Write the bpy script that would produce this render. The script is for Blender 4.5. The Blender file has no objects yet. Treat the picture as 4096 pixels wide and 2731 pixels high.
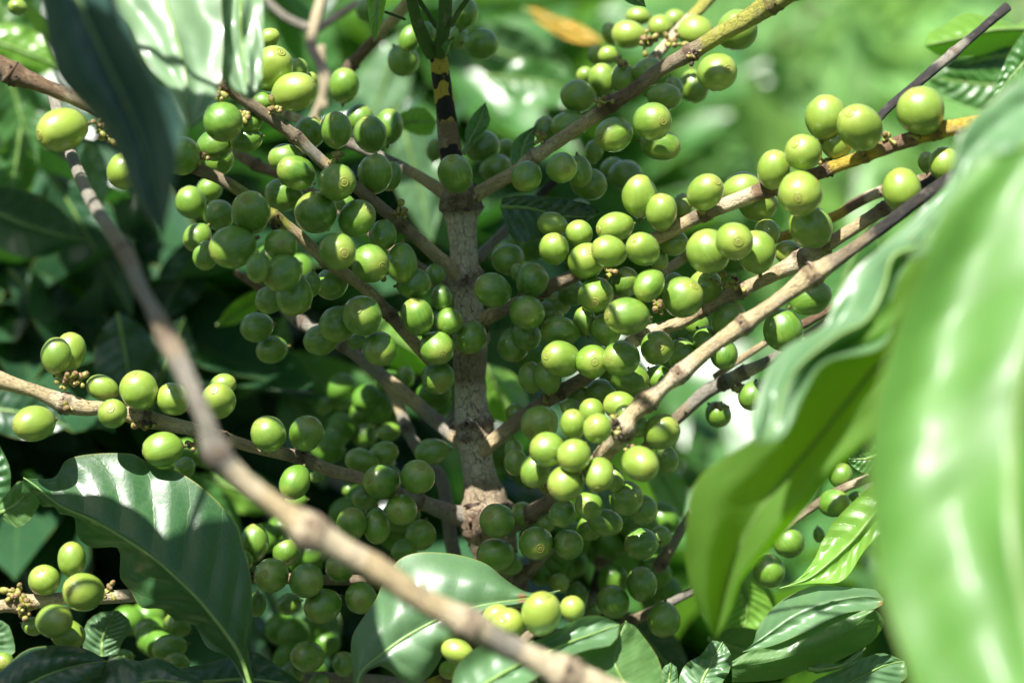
import bpy, bmesh, math, random
from mathutils import Vector, Matrix, noise
R = math.radians
sc = bpy.context.scene
col = sc.collection
# ------------------------------------------------------------------ camera
CAMH, PITCH, FOC = 1.25, 20.0, 0.90
LENS, SENSOR = 55.0, 23.5
cd = bpy.data.cameras.new("camera"); cam = bpy.data.objects.new("camera", cd); col.objects.link(cam)
cd.lens, cd.sensor_width, cd.clip_start, cd.clip_end = LENS, SENSOR, 0.02, 400
cam.location = (0, 0, CAMH); cam.rotation_euler = (R(90 - PITCH), 0, 0)
cd.dof.use_dof = True; cd.dof.focus_distance = FOC; cd.dof.aperture_fstop = 2.9
sc.camera = cam
CR = Vector((1, 0, 0)); CU = Vector((0, math.sin(R(PITCH)), math.cos(R(PITCH)))); CB = Vector((0, -math.cos(R(PITCH)), math.sin(R(PITCH))))
C0 = Vector((0, 0, CAMH))
def P(x, y, d=0.0):                 # photo point (4096 wide) at a distance of FOC + d cm -> world
    D = FOC + d / 100.0; k = SENSOR / 2 / LENS / 2048.0 * D
    return C0 + CR * ((x - 2048) * k) + CU * ((1365.5 - y) * k) - CB * D
def V(x, y, d=0.0): return P(x * 1.7415, y * 1.7415, d)
def pxm(d=0.0): return SENSOR / 2 / LENS / 2048.0 * (FOC + d / 100.0)      # metres per photo pixel
# ------------------------------------------------------------------ sky and sun
SUN = (CR * -0.27 + CU * 0.79 + CB * 0.55).normalized()                   # towards the sun
w = bpy.data.worlds.new("World"); sc.world = w; w.use_nodes = True
nt = w.node_tree; bg = nt.nodes["Background"]; sky = nt.nodes.new("ShaderNodeTexSky")
sky.sky_type = 'NISHITA'; sky.sun_disc = False
sky.sun_elevation = math.asin(SUN.z); sky.sun_rotation = math.atan2(SUN.x, SUN.y); sky.air_density = 1.0; sky.dust_density = 1.6
nt.links.new(sky.outputs[0], bg.inputs[0]); bg.inputs[1].default_value = 0.05
ld = bpy.data.lights.new("sun", 'SUN'); ld.energy = 5.0; ld.angle = R(0.55); ld.color = (1, 0.97, 0.91)
sun = bpy.data.objects.new("sun", ld); col.objects.link(sun); sun.location = (0, 0, 4)
sun.rotation_euler = SUN.to_track_quat('Z', 'Y').to_euler()
sc.view_settings.view_transform = 'Standard'; sc.view_settings.look = 'None'
sc.view_settings.exposure = 1.24; sc.view_settings.gamma = 1.0
sc.render.engine = 'CYCLES'
sc.cycles.max_bounces = 8; sc.cycles.transmission_bounces = 6; sc.cycles.use_denoising = True
# ------------------------------------------------------------------ materials
def mat(name):
    m = bpy.data.materials.new(name); m.use_nodes = True; t = m.node_tree
    return m, t, t.nodes["Principled BSDF"], (lambda k, **a: mk(t, k, **a)), t.links.new
def mk(t, k, **a):
    n = t.nodes.new("ShaderNode" + k)
    for q, v in a.items():
        if hasattr(n, q): setattr(n, q, v)
    return n
def noi(t, vec, scale, detail=3, rough=.55):
    n = t.nodes.new("ShaderNodeTexNoise"); n.inputs["Scale"].default_value = scale; n.inputs["Detail"].default_value = detail
    n.inputs["Roughness"].default_value = rough; t.links.new(vec, n.inputs["Vector"]); return n.outputs["Fac"]
def ramp(t, fac, stops, mode='LINEAR'):
    r = t.nodes.new("ShaderNodeValToRGB"); r.color_ramp.interpolation = mode
    while len(r.color_ramp.elements) < len(stops): r.color_ramp.elements.new(.5)
    for e, (p, c) in zip(r.color_ramp.elements, stops):
        e.position = p; e.color = (*c, 1) if isinstance(c, tuple) else (c, c, c, 1)
    t.links.new(fac, r.inputs[0]); return r.outputs[0]
def mixc(t, fac, a, b, mode='MIX'):
    n = t.nodes.new("ShaderNodeMix"); n.data_type = 'RGBA'; n.blend_type = mode
    for s, v in ((n.inputs[0], fac), (n.inputs[6], a), (n.inputs[7], b)):
        if hasattr(v, "is_output"): t.links.new(v, s)
        elif isinstance(v, tuple): s.default_value = (*v, 1)
        else: s.default_value = v
    return n.outputs[2]
def mth(t, op, a, b=None, c=None, clamp=False):
    n = t.nodes.new("ShaderNodeMath"); n.operation = op; n.use_clamp = clamp
    for s, v in zip(n.inputs, (a, b, c)):
        if v is None: continue
        if hasattr(v, "is_output"): t.links.new(v, s)
        else: s.default_value = v
    return n.outputs[0]
def bump(t, h, dist, strength=1.0, nrm=None):
    b = t.nodes.new("ShaderNodeBump"); b.inputs["Distance"].default_value = dist; b.inputs["Strength"].default_value = strength
    t.links.new(h, b.inputs["Height"])
    if nrm is not None: t.links.new(nrm, b.inputs["Normal"])
    return b.outputs[0]
def cherry_mat():
    m, t, b, n, L = mat("cherry_skin")
    tc = n("TexCoord"); info = n("ObjectInfo"); sx = n("SeparateXYZ"); L(tc.outputs["Object"], sx.inputs[0]); z = sx.outputs[2]
    sc_ = n("SeparateColor"); L(info.outputs["Color"], sc_.inputs[0])
    off = n("VectorMath", operation='ADD'); L(tc.outputs["Object"], off.inputs[0])
    cmb = n("CombineXYZ"); L(mth(t, 'MULTIPLY', info.outputs["Random"], 37.0), cmb.inputs[0]); L(cmb.outputs[0], off.inputs[1]); vec = off.outputs[0]
    green = mixc(t, info.outputs["Random"], (.058, .185, .012), (.12, .265, .018))
    ripe_lit = mixc(t, sc_.outputs[0], green, (.34, .43, .06))
    big = noi(t, vec, 1.3, 3)
    c = mixc(t, mth(t, 'MULTIPLY', ramp(t, big, [(.35, 0.), (.75, 1.)]), .4), ripe_lit, (.28, .40, .06))
    crown = ramp(t, z, [(.55, 0.), (.95, 1.)])
    c = mixc(t, mth(t, 'MULTIPLY', crown, .45), c, (.40, .42, .08))
    # fine meridian streaks and pale dots
    ang = mth(t, 'ARCTAN2', sx.outputs[0], sx.outputs[1]); cs = n("CombineXYZ")
    L(mth(t, 'MULTIPLY', ang, 4.0), cs.inputs[0]); L(mth(t, 'MULTIPLY', z, .8), cs.inputs[1]); L(mth(t, 'MULTIPLY', info.outputs["Random"], 19.0), cs.inputs[2])
    st = noi(t, cs.outputs[0], 2.2, 4, .6)
    c = mixc(t, mth(t, 'MULTIPLY', ramp(t, st, [(.5, 0.), (.7, 1.)]), .3), c, (.36, .46, .09))
    sp = noi(t, vec, 26, 2)
    c = mixc(t, mth(t, 'MULTIPLY', ramp(t, sp, [(.66, 0.), (.72, 1.)]), .5), c, (.42, .5, .16))
    br = noi(t, vec, 5.0, 5, .7)
    c = mixc(t, mth(t, 'MULTIPLY', ramp(t, br, [(.655, 0.), (.72, 1.)]), .55), c, (.20, .13, .035))
    L(c, b.inputs["Base Color"])
    b.inputs["Roughness"].default_value = .34
    L(ramp(t, noi(t, vec, 9, 4), [(.3, .36), (.75, .5)]), b.inputs["Roughness"])
    b.inputs["Specular IOR Level"].default_value = .5
    b.inputs["Subsurface Weight"].default_value = .25; b.inputs["Subsurface Radius"].default_value = (.7, 1, .15); b.inputs["Subsurface Scale"].default_value = .0016
    b.inputs["Coat Weight"].default_value = 1.0; b.inputs["Coat Roughness"].default_value = .27; b.inputs["Coat IOR"].default_value = 1.55
    h = mth(t, 'ADD', mth(t, 'MULTIPLY', st, .8), mth(t, 'MULTIPLY', noi(t, vec, 45, 2), .35))
    L(bump(t, h, .00016, .7), b.inputs["Normal"]); return m
def scar_mat():
    m, t, b, n, L = mat("blossom_scar")
    tc = n("TexCoord"); sx = n("SeparateXYZ"); L(tc.outputs["Object"], sx.inputs[0])
    r = mth(t, 'SQRT', mth(t, 'ADD', mth(t, 'POWER', sx.outputs[0], 2.), mth(t, 'POWER', sx.outputs[1], 2.)))
    nz = noi(t, tc.outputs["Object"], 14, 3)
    r2 = mth(t, 'ADD', r, mth(t, 'MULTIPLY', mth(t, 'SUBTRACT', nz, .5), .05))
    c = ramp(t, r2, [(.0, (.05, .035, .01)), (.035, (.10, .08, .02)), (.055, (.33, .32, .08)), (.13, (.30, .32, .06)), (.15, (.20, .17, .035)), (.185, (.28, .31, .06)), (.245, (.25, .30, .05)), (.275, (.30, .27, .06)), (.30, (.30, .34, .06))])
    inf = n("ObjectInfo"); c = mixc(t, mth(t, 'MULTIPLY', inf.outputs["Random"], .75), c, mixc(t, .55, c, (.15, .26, .03)))
    L(mixc(t, mth(t, 'MULTIPLY', ramp(t, noi(t, tc.outputs["Object"], 7, 4, .7), [(.55, 0.), (.7, 1.)]), .5), c, (.20, .11, .04)), b.inputs["Base Color"])
    b.inputs["Roughness"].default_value = .36; b.inputs["Coat Weight"].default_value = .15
    return m
def bark_mat(name, crack=1.0, patch=None):
    m, t, b, n, L = mat(name)
    at = n("Attribute", attribute_name="tone"); tc = n("TexCoord"); O = tc.outputs["Object"]
    uv = n("UVMap"); uv.uv_map = "UVMap"
    c0 = at.outputs["Color"]
    pat = noi(t, O, 75, 4, .62); fine = noi(t, O, 420, 4, .7)
    c = mixc(t, ramp(t, pat, [(.54, 0.), (.64, .5)]), c0, mixc(t, .4, c0, (.11, .08, .05)))
    c = mixc(t, ramp(t, noi(t, O, 130, 3), [(.56, 0.), (.66, .5)]), c, mixc(t, .5, c0, (.52, .45, .36)))
    mp = n("Mapping"); mp.inputs["Scale"].default_value = (1, .16, 1); L(uv.outputs[0], mp.inputs[0])
    stre = noi(t, mp.outputs[0], 26, 5, .7)
    c = mixc(t, ramp(t, stre, [(.53, 0.), (.62, .6)]), c, mixc(t, .7, c0, (.07, .05, .035)))
    c = mixc(t, 1.0, c, ramp(t, noi(t, mp.outputs[0], 60, 4, .7), [(.3, .68), (.62, 1.3)]), 'MULTIPLY'); mp2 = n("Mapping"); mp2.inputs["Scale"].default_value = (1, .45, 1); L(uv.outputs[0], mp2.inputs[0])
    vo = n("TexVoronoi", feature='DISTANCE_TO_EDGE'); vo.inputs["Scale"].default_value = 5.0
    vd = n("VectorMath", operation='ADD'); nz = n("TexNoise"); nz.inputs["Scale"].default_value = 8; L(mp2.outputs[0], nz.inputs[0])
    vs = n("VectorMath", operation='SCALE'); vs.inputs[3].default_value = .25; L(nz.outputs["Color"], vs.inputs[0]); L(mp2.outputs[0], vd.inputs[0]); L(vs.outputs[0], vd.inputs[1]); L(vd.outputs[0], vo.inputs["Vector"])
    ck = ramp(t, vo.outputs["Distance"], [(.0, 1.), (.035, 0.)])
    c = mixc(t, mth(t, 'MULTIPLY', mth(t, 'MULTIPLY', ck, ramp(t, noi(t, O, 55, 2), [(.42, 0.), (.6, 1.)])), .75 * crack), c, (.05, .035, .025))
    c = mixc(t, ramp(t, fine, [(.62, 0.), (.70, .55)]), c, (.06, .045, .03))
    if patch:
        pn = noi(t, O, patch[0], 2, .5)
        zc = n("SeparateXYZ"); L(O, zc.inputs[0])
        c = mixc(t, ramp(t, pn, [(patch[1], 0.), (patch[1] + .012, 1.)]), c, patch[2])
    L(c, b.inputs["Base Color"]); b.inputs["Roughness"].default_value = .62; b.inputs["Specular IOR Level"].default_value = .4
    h = mth(t, 'SUBTRACT', mth(t, 'ADD', mth(t, 'MULTIPLY', pat, .8), mth(t, 'ADD', mth(t, 'MULTIPLY', stre, 1.1), mth(t, 'MULTIPLY', fine, .35))), mth(t, 'MULTIPLY', ck, .5 * crack))
    L(bump(t, h, .0015, .95), b.inputs["Normal"]); return m
def leaf_mat(name, top, under, trans, tw=.35, rough=.38, vein=.45, coat=.35, bd=.0008, spots=.0, veincol=(.20, .32, .07)):
    m, t, b, n, L = mat(name)
    uv = n("UVMap"); uv.uv_map = "UVMap"; sx = n("SeparateXYZ"); L(uv.outputs[0], sx.inputs[0]); u, v = sx.outputs[0], sx.outputs[1]
    tc = n("TexCoord"); O = tc.outputs["Object"]; info = n("ObjectInfo")
    av = mth(t, 'ABSOLUTE', mth(t, 'SUBTRACT', v, .5))                    # 0 midrib .. .5 margin
    wob = mth(t, 'MULTIPLY', mth(t, 'SUBTRACT', noi(t, uv.outputs[0], 5, 3), .5), .5)
    ph = mth(t, 'ADD', mth(t, 'SUBTRACT', mth(t, 'MULTIPLY', u, 9.0), mth(t, 'MULTIPLY', mth(t, 'POWER', mth(t, 'MULTIPLY', av, 2.), 1.3), 1.3)), wob)
    fr = mth(t, 'ABSOLUTE', mth(t, 'SUBTRACT', mth(t, 'FRACT', ph), .5))   # .5 on the vein
    side = ramp(t, fr, [(.462, 0.), (.492, 1.)])
    mid = ramp(t, av, [(.010, 1.), (.024, 0.)])
    vm = mth(t, 'MAXIMUM', mid, mth(t, 'MULTIPLY', side, .30))
    vo = n("TexVoronoi", feature='DISTANCE_TO_EDGE'); vo.inputs["Scale"].default_value = 330; L(O, vo.inputs["Vector"])
    net = ramp(t, vo.outputs["Distance"], [(.0, 1.), (.09, 0.)])
    geo = n("NewGeometry"); lg = noi(t, O, 28, 4)
    tp = mixc(t, ramp(t, lg, [(.3, 0.), (.75, 1.)]), top, tuple(min(1, c * 1.55 + .008) for c in top))
    tp = mixc(t, mth(t, 'MULTIPLY', info.outputs["Random"], .45), tp, tuple(min(1, c * .6) for c in top))
    base = mixc(t, geo.outputs["Backfacing"], tp, under)
    base = mixc(t, mth(t, 'MULTIPLY', vm, vein), base, veincol)
    base = mixc(t, mth(t, 'MULTIPLY', net, .12), base, veincol)
    rim = ramp(t, av, [(.486, 0.), (.498, 1.)])
    base = mixc(t, mth(t, 'MULTIPLY', rim, .6), base, (.26, .27, .05))
    if spots > 0:
        sn = noi(t, O, 60, 4, .6)
        base = mixc(t, ramp(t, sn, [(.74 - spots * .2, 0.), (.76 - spots * .2, 1.)]), base, (.22, .11, .04))
    L(base, b.inputs["Base Color"])
    L(mth(t, 'ADD', ramp(t, lg, [(.3, rough * .8), (.75, rough * 1.25)]), mth(t, 'MULTIPLY', geo.outputs["Backfacing"], .25)), b.inputs["Roughness"])
    b.inputs["Coat Weight"].default_value = coat; b.inputs["Coat Roughness"].default_value = .24
    b.inputs["Specular IOR Level"].default_value = .6
    q = mth(t, 'SINE', mth(t, 'MULTIPLY', fr, math.pi))
    h = mth(t, 'ADD', mth(t, 'MULTIPLY', q, -.5), mth(t, 'ADD', mth(t, 'MULTIPLY', noi(t, O, 210, 4, .6), .55), mth(t, 'MULTIPLY', vm, -.6)))
    nr = bump(t, mth(t, 'SUBTRACT', h, mth(t, 'MULTIPLY', net, .03)), bd, .7); L(nr, b.inputs["Normal"])
    tr = n("BsdfTranslucent"); L(mixc(t, mth(t, 'MULTIPLY', vm, .35), trans, veincol), tr.inputs[0]); L(nr, tr.inputs[1])
    mx = n("MixShader"); mx.inputs[0].default_value = tw
    out = [q_ for q_ in t.nodes if q_.type == 'OUTPUT_MATERIAL'][0]
    L(b.outputs[0], mx.inputs[1]); L(tr.outputs[0], mx.inputs[2]); L(mx.outputs[0], out.inputs[0]); return m
def plain_mat(name, c, c2=None, scale=200, rough=.5, dist=.0004):
    m, t, b, n, L = mat(name); tc = n("TexCoord"); f = noi(t, tc.outputs["Object"], scale, 4, .65)
    L(mixc(t, ramp(t, f, [(.35, 0.), (.65, 1.)]), c, c2 or tuple(x * .6 for x in c)), b.inputs["Base Color"]); b.inputs["Roughness"].default_value = rough
    L(bump(t, f, dist, .8), b.inputs["Normal"]); return m
M = dict(cherry=cherry_mat(), scar=scar_mat(), bark=bark_mat("bark"), trunkbark=bark_mat("trunk_bark", 1.3),
  toptrunk=bark_mat("young_trunk_bark", .15), greenstem=bark_mat("green_stem", .1),
  leaf=leaf_mat("leaf_glossy", (.036, .115, .036), (.10, .20, .06), (.16, .42, .03), .22, .42, .4, .4, .0005, .15),
  leafpale=leaf_mat("leaf_pale_gloss", (.09, .19, .08), (.14, .24, .09), (.20, .42, .08), .22, .50, .22, .5, .00018, .25),
  leafyoung=leaf_mat("leaf_young", (.16, .33, .045), (.16, .32, .05), (.30, .62, .03), .45, .34, .35, .3, .0004),
  leafnearpale=leaf_mat("leaf_near_pale", (.15, .25, .13), (.15, .25, .12), (.20, .38, .10), .2, .56, .2, .8, .00004, .2),
  leafnearback=leaf_mat("leaf_near_back", (.014, .060, .050), (.018, .070, .060), (.03, .12, .03), .12, .45, .2, .3, .0003),  # dark teal carries shade and sky reflection in the leaf colour
  leafdark=leaf_mat("leaf_dark", (.020, .070, .030), (.05, .11, .05), (.05, .22, .02), .12, .36, .15, .3, .0005),  # dark leaf tone with the shade put into its colour
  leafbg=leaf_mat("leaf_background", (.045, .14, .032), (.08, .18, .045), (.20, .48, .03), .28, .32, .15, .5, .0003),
  leafbgshade=leaf_mat("leaf_background_shaded", (.020, .070, .030), (.05, .11, .05), (.07, .28, .02), .16, .24, .15, .8, .0003),  # darker copy of the background leaf, shade put into the colour
  leafback=leaf_mat("leaf_back", (.05, .15, .032), (.09, .20, .05), (.20, .48, .03), .28, .38, .18, .4, .0005),
  weed=leaf_mat("weed_leaf", (.17, .34, .11), (.19, .34, .11), (.34, .62, .14), .4, .34, .15, .5, .0004),
  dead=leaf_mat("leaf_yellow", (.55, .33, .04), (.55, .33, .05), (.6, .4, .03), .3, .45, .3, .1, .0006, 0, (.5, .3, .06)),
  bud=plain_mat("fruitlet", (.34, .36, .07), (.24, .20, .06), 900, .4), budtip=plain_mat("fruitlet_tip", (.30, .19, .09), (.12, .07, .035), 1200, .6),
  char=plain_mat("blackened_bract", (.020, .014, .012), (.06, .035, .025), 900, .7),
  stalk=plain_mat("cherry_stalk", (.15, .20, .035), (.2, .14, .05), 900, .5))
# ------------------------------------------------------------------ object helpers
ORG = {}
def tag(o, label=None, cat=None, group=None, kind=None):
    for k, v in (("label", label), ("category", cat), ("group", group), ("kind", kind)):
        if v: o[k] = v
    return o
def empty(name, loc):
    o = bpy.data.objects.new(name, None); o.empty_display_size = .02; o.location = loc; col.objects.link(o); ORG[o.name] = Vector(loc); return o
def obj(name, vs, fs, mats, parent=None, tones=None, uvs=None, mi=None, origin=None, smooth=True):
    org = Vector(origin) if origin is not None else sum(vs, Vector()) / len(vs)
    me = bpy.data.meshes.new(name); me.from_pydata([v - org for v in vs], [], fs); me.update()
    for m_ in (mats if isinstance(mats, (list, tuple)) else [mats]): me.materials.append(m_)
    if mi: me.polygons.foreach_set("material_index", mi)
    if smooth: me.polygons.foreach_set("use_smooth", [True] * len(me.polygons))
    if tones:
        a = me.attributes.new("tone", 'FLOAT_COLOR', 'POINT'); a.data.foreach_set("color", [q for c in tones for q in (*c, 1)])
    if uvs:
        ul = me.uv_layers.new(name="UVMap"); ul.data.foreach_set("uv", [q for p in me.loops for q in uvs[p.vertex_index]])
    o = bpy.data.objects.new(name, me); col.objects.link(o)
    o.location = org - (ORG[parent.name] if parent else Vector())
    if parent: o.parent = parent
    ORG[o.name] = org; return o
def catmull(pts, step):                   # pts: tuples of floats; resample by the first three
    out = []
    n = len(pts)
    for i in range(n - 1):
        p0, p1, p2, p3 = pts[max(i - 1, 0)], pts[i], pts[i + 1], pts[min(i + 2, n - 1)]
        L_ = math.dist(p1[:3], p2[:3]); k = max(1, int(L_ / step))
        for j in range(k):
            s = j / k
            q = [.5 * (2 * b + (c - a) * s + (2 * a - 5 * b + 4 * c - d) * s * s + (3 * b - a - 3 * c + d) * s ** 3) for a, b, c, d in zip(p0[:4], p1[:4], p2[:4], p3[:4])]
            q[3] = max(q[3], min(p1[3], p2[3]) * .8)
            ss = min(1, max(0, (s - .5) * 3.5 + .5)); ss = ss * ss * (3 - 2 * ss)
            q += [b + (c - b) * ss for b, c in zip(p1[4:], p2[4:])]
            out.append(q)
    out.append(list(pts[-1])); return out
TONE = dict(q=(.68, .60, .45), t=(.68, .53, .30), g=(.38, .345, .28), y=(.43, .42, .08), o=(.64, .46, .06), b=(.27, .17, .10), k=(.055, .05, .048), e=(.10, .20, .035), p=(.80, .66, .44), d=(.36, .28, .18))
AXES = []
def tube(name, pts, m, parent=None, step=.0011, sides=16, seed=0, lump=.09, flakes=True, world=False):
    """pts: (x, y, radius_px, d_cm, tone[, 'n' for a node]) in overview pixels, or world points"""
    rnd = random.Random(seed); cp = []; nodes = []
    for i_, q in enumerate(pts):
        if len(q) > 5 and q[4] in 'bk' and 0 < i_ < len(pts) - 1 and pts[i_ - 1][4] != q[4] and pts[i_ + 1][4] != q[4]: q = (*q[:4], pts[i_ - 1][4], 'n')
        d = q[3]; p = V(q[0], q[1], d); r = q[2] * 1.7415 * pxm(d)
        cp.append((*p, r, *TONE[q[4]]))
        if len(q) > 5: nodes.append((p, r))
    cc = catmull(cp, step); vs = []; fs = []; tn = []; uv = []
    prev = None; L_ = 0; lastp = None; s0 = Vector((seed * 1.37, seed * .7, seed))
    for i, q in enumerate(cc):
        p = Vector(q[:3]); r = q[3]
        nx = Vector(cc[min(i + 1, len(cc) - 1)][:3]) - Vector(cc[max(i - 1, 0)][:3]); nx.normalize()
        if prev is None: a = nx.orthogonal().normalized()
        else: a = (prev - nx * prev.dot(nx)).normalized()
        prev = a; b = nx.cross(a)
        if lastp is not None: L_ += (p - lastp).length
        AXES.append(p.copy()) if i % 2 == 0 else None
        lastp = p; tone = Vector(q[4:7]); bump_ = 0; dk = 0
        for (np_, nr) in nodes:
            dd = (p - np_).length / (nr * 1.0)
            bump_ += .13 * math.exp(-(dd * 1.2) ** 2) + .13 * math.exp(-((dd - .42) * 7) ** 2); dk += math.exp(-((dd - .25) * 2.6) ** 4)
        wander = 1 + lump * .7 * noise.noise(p * 45 + s0)
        for k in range(sides):
            an = 2 * math.pi * k / sides; dirv = a * math.cos(an) + b * math.sin(an)
            rr = r * wander * (1 + bump_ * (1 + .5 * noise.noise(dirv * 2 + p * 300))) * (1 + lump * .7 * noise.noise(p * 130 + dirv * 1.4 + s0) + lump * .8 * noise.noise(p * 420 + dirv * 2.5))
            vs.append(p + dirv * rr)
            f = min(1, dk) * (.72 + .6 * noise.noise(dirv * 3 + p * 500)); f = max(0, min(.85, f))
            tn.append(tuple(tone * (1 - f) + Vector((.12, .07, .045)) * f)); uv.append((k / sides * 2 if k <= sides // 2 else 2 - k / sides * 2, L_ / max(.004, cc[0][3]) / 3.1))
    n = len(cc)
    for i in range(n - 1):
        for k in range(sides):
            k2 = (k + 1) % sides; fs.append((i * sides + k, i * sides + k2, (i + 1) * sides + k2, (i + 1) * sides + k))
    fs.append(tuple(range(sides))[::-1]); fs.append(tuple((n - 1) * sides + k for k in range(sides)))
    if flakes:
        for (np_, nr) in nodes:
            for _ in range(12):
                dv = Vector((rnd.gauss(0, 1), rnd.gauss(0, 1), rnd.gauss(0, 1))).normalized(); o_ = np_ + dv * nr * 1.12
                u_ = dv.orthogonal().normalized(); w_ = dv.cross(u_); an = rnd.uniform(0, 6.28); u2 = u_ * math.cos(an) + w_ * math.sin(an); w2 = dv.cross(u2)
                s = nr * rnd.uniform(.18, .42); i0 = len(vs)
                vs += [o_ - u2 * s - dv * s * .4, o_ + u2 * s - dv * s * .4, o_ + w2 * s * 1.3 + dv * s * rnd.uniform(.1, 1.1), o_ - w2 * s * .4 + dv * s * .35]
                fs += [(i0, i0 + 1, i0 + 2), (i0 + 1, i0, i0 + 3), (i0, i0 + 2, i0 + 3), (i0 + 1, i0 + 3, i0 + 2)]
                c = rnd.choice([(.05, .03, .022), (.14, .08, .05), (.30, .22, .14), (.03, .02, .02)]); tn += [c] * 4; uv += [(0, 0)] * 4
    o = obj(name, vs, fs, m, parent, tn, uv); return o
def resample(pl, n):
    pl = [tuple(map(float, p)) for p in pl]
    if len(pl) > 2: pl = [tuple(q[:3]) for q in catmull([(p[0], p[1], p[2], 1.0) for p in pl], 14)]
    cum = [0]
    for a, b in zip(pl, pl[1:]): cum.append(cum[-1] + math.dist(a[:2], b[:2]))
    out = []; j = 0
    for i in range(n):
        s = cum[-1] * i / (n - 1)
        while j < len(pl) - 2 and cum[j + 1] < s: j += 1
        w_ = (s - cum[j]) / max(1e-6, cum[j + 1] - cum[j]); w_ = max(0, min(1, w_))
        out.append(tuple(a + (b - a) * w_ for a, b in zip(pl[j], pl[j + 1])))
    return out
def leaf(name, left, mid, right, m, parent=None, d=(0, 0), de=(0, 0), bow=.0, und=.12, quilt=.0012, seed=0, rip=.0, label=None, cat=None, group=None, nu=70, nv=9, rib=True, flip=False):
    """left, mid, right: outlines from base to tip (overview px; a third number is an extra depth in cm); d: depth at base and tip; de: extra depth of each margin"""
    def prep(pl): return [(q[0], q[1], q[2] if len(q) > 2 else 0.) for q in pl]
    Ls, Ms, Rs = (resample(prep(q), nu) for q in (left, mid, right)); vs = []; uv = []; fs = []; rnd = random.Random(seed); s0 = Vector((seed * 3.1, 0, 0))
    for i in range(nu):
        u = i / (nu - 1); dd = d[0] + (d[1] - d[0]) * u; env = math.sin(math.pi * min(1, max(0, u))) ** .6
        for k in range(-nv, nv + 1):
            f = abs(k) / nv; E = Ls[i] if k < 0 else Rs[i]; Mi = Ms[i]; ed = de[0] if k < 0 else de[1]
            x = Mi[0] + (E[0] - Mi[0]) * f; y = Mi[1] + (E[1] - Mi[1]) * f
            z = dd + Mi[2] + (E[2] - Mi[2]) * f + ed * env * f ** 1.3 + bow * env * math.sin(f * math.pi)
            ph = u * 9 - 1.3 * f ** 1.3
            z += -quilt * 55 * abs(math.sin(ph * math.pi)) * math.sin(min(1, f * 1.1) * math.pi) ** .7 * env * (1 if k < 0 else .9)
            z += rip * 100 * f ** 3 * env * math.sin(u * (17 + seed % 5) + (2 if k < 0 else 0) + 2.5 * noise.noise(Vector((u * 4, f, seed))))
            z += und * noise.noise(Vector((u * 5, k * 2.2 / nv, seed)))
            vs.append(V(x, y, z)); uv.append((u, .5 + .5 * k / nv))
    w_ = 2 * nv + 1
    for i in range(nu - 1):
        for k in range(w_ - 1):
            q = (i * w_ + k, i * w_ + k + 1, (i + 1) * w_ + k + 1, (i + 1) * w_ + k); fs.append(q)
    # front = the glossy upper face; flip=True turns the underside to the camera
    a, b, c, e = (vs[fs[len(fs) // 2][q]] for q in range(4)); nn = (b - a).cross(c - a)
    if (nn.dot(CB) < 0) != flip: fs = [f_[::-1] for f_ in fs]
    o = obj(name, vs, fs, m, parent, None, uv)
    if not rib: return tag(o, label, cat or "leaf", group) if label else o
    # raised midrib as a part of its own
    mp = []; ml = len(Ms)
    cents = [vs[i * w_ + nv] for i in range(ml)]; mv = []; mf = []
    for i, p in enumerate(cents):
        t_ = (cents[min(i + 1, ml - 1)] - cents[max(i - 1, 0)]).normalized(); a = t_.cross(CB).normalized(); b = a.cross(t_)
        r = .0010 * (1 - .75 * i / ml)
        for k in range(6):
            an = k * math.pi / 3; mv.append(p + a * math.cos(an) * r + b * math.sin(an) * r * .8)
    for i in range(ml - 1):
        for k in range(6): k2 = (k + 1) % 6; mf.append((i * 6 + k, i * 6 + k2, i * 6 + 6 + k2, i * 6 + 6 + k))
    obj("midrib", mv, mf, MRIB, o)
    if label: tag(o, label, cat or "leaf", group)
    return o
MRIB = plain_mat("leaf_midrib", (.15, .27, .06), (.20, .30, .09), 300, .4)
M["leafyoungback"] = leaf_mat("leaf_backlit", (.10, .22, .04), (.12, .26, .035), (.44, .74, .02), .58, .45, .3, .25, .0003)
M["leafnear"] = leaf_mat("leaf_near", (.080, .215, .030), (.10, .22, .04), (.20, .44, .035), .3, .54, .6, .12, .0001, .15)
# ------------------------------------------------------------------ the main shrub: trunk and branches
base = V(1180, 1568, 4.5); shrub = empty("coffee_shrub", (base.x, base.y + .02, 0))
tag(shrub, "coffee shrub with pale cracked trunk in the middle and woody branches carrying green cherries", "shrub")
down = [(1185, 1600 + k * 420, 50 + 7 * k, 4.5 - 1.5 * k, 't') for k in range(4)]
trunk = tube("trunk", [(1008, 122, 19, 2.5, 'k', 'n'), (1018, 220, 20, 2.8, 'b'), (1032, 345, 24, 3, 'd'), (1050, 420, 30, 3.2, 'd'), (1058, 462, 42, 3.4, 'd', 'n'), (1062, 520, 32, 3.5, 'q'), (1066, 590, 30, 3.6, 'q'), (1069, 640, 37, 3.8, 'q', 'n'), (1076, 700, 32, 3.9, 'q'),
  (1083, 760, 36, 4, 'q', 'n'), (1080, 840, 39, 4, 'd'), (1082, 920, 37, 4.1, 'q'), (1088, 985, 41, 4.2, 'q', 'n'), (1096, 1060, 36, 4.3, 'q'), (1110, 1130, 46, 4.4, 'd'), (1118, 1190, 58, 4.5, 'd', 'n'), (1140, 1270, 50, 4.5, 'd'), (1165, 1370, 46, 4.5, 'd', 'n'), (1180, 1480, 46, 4.5, 'q')] + down, M["trunkbark"], shrub, .0016, 40, 3, .10)
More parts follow.
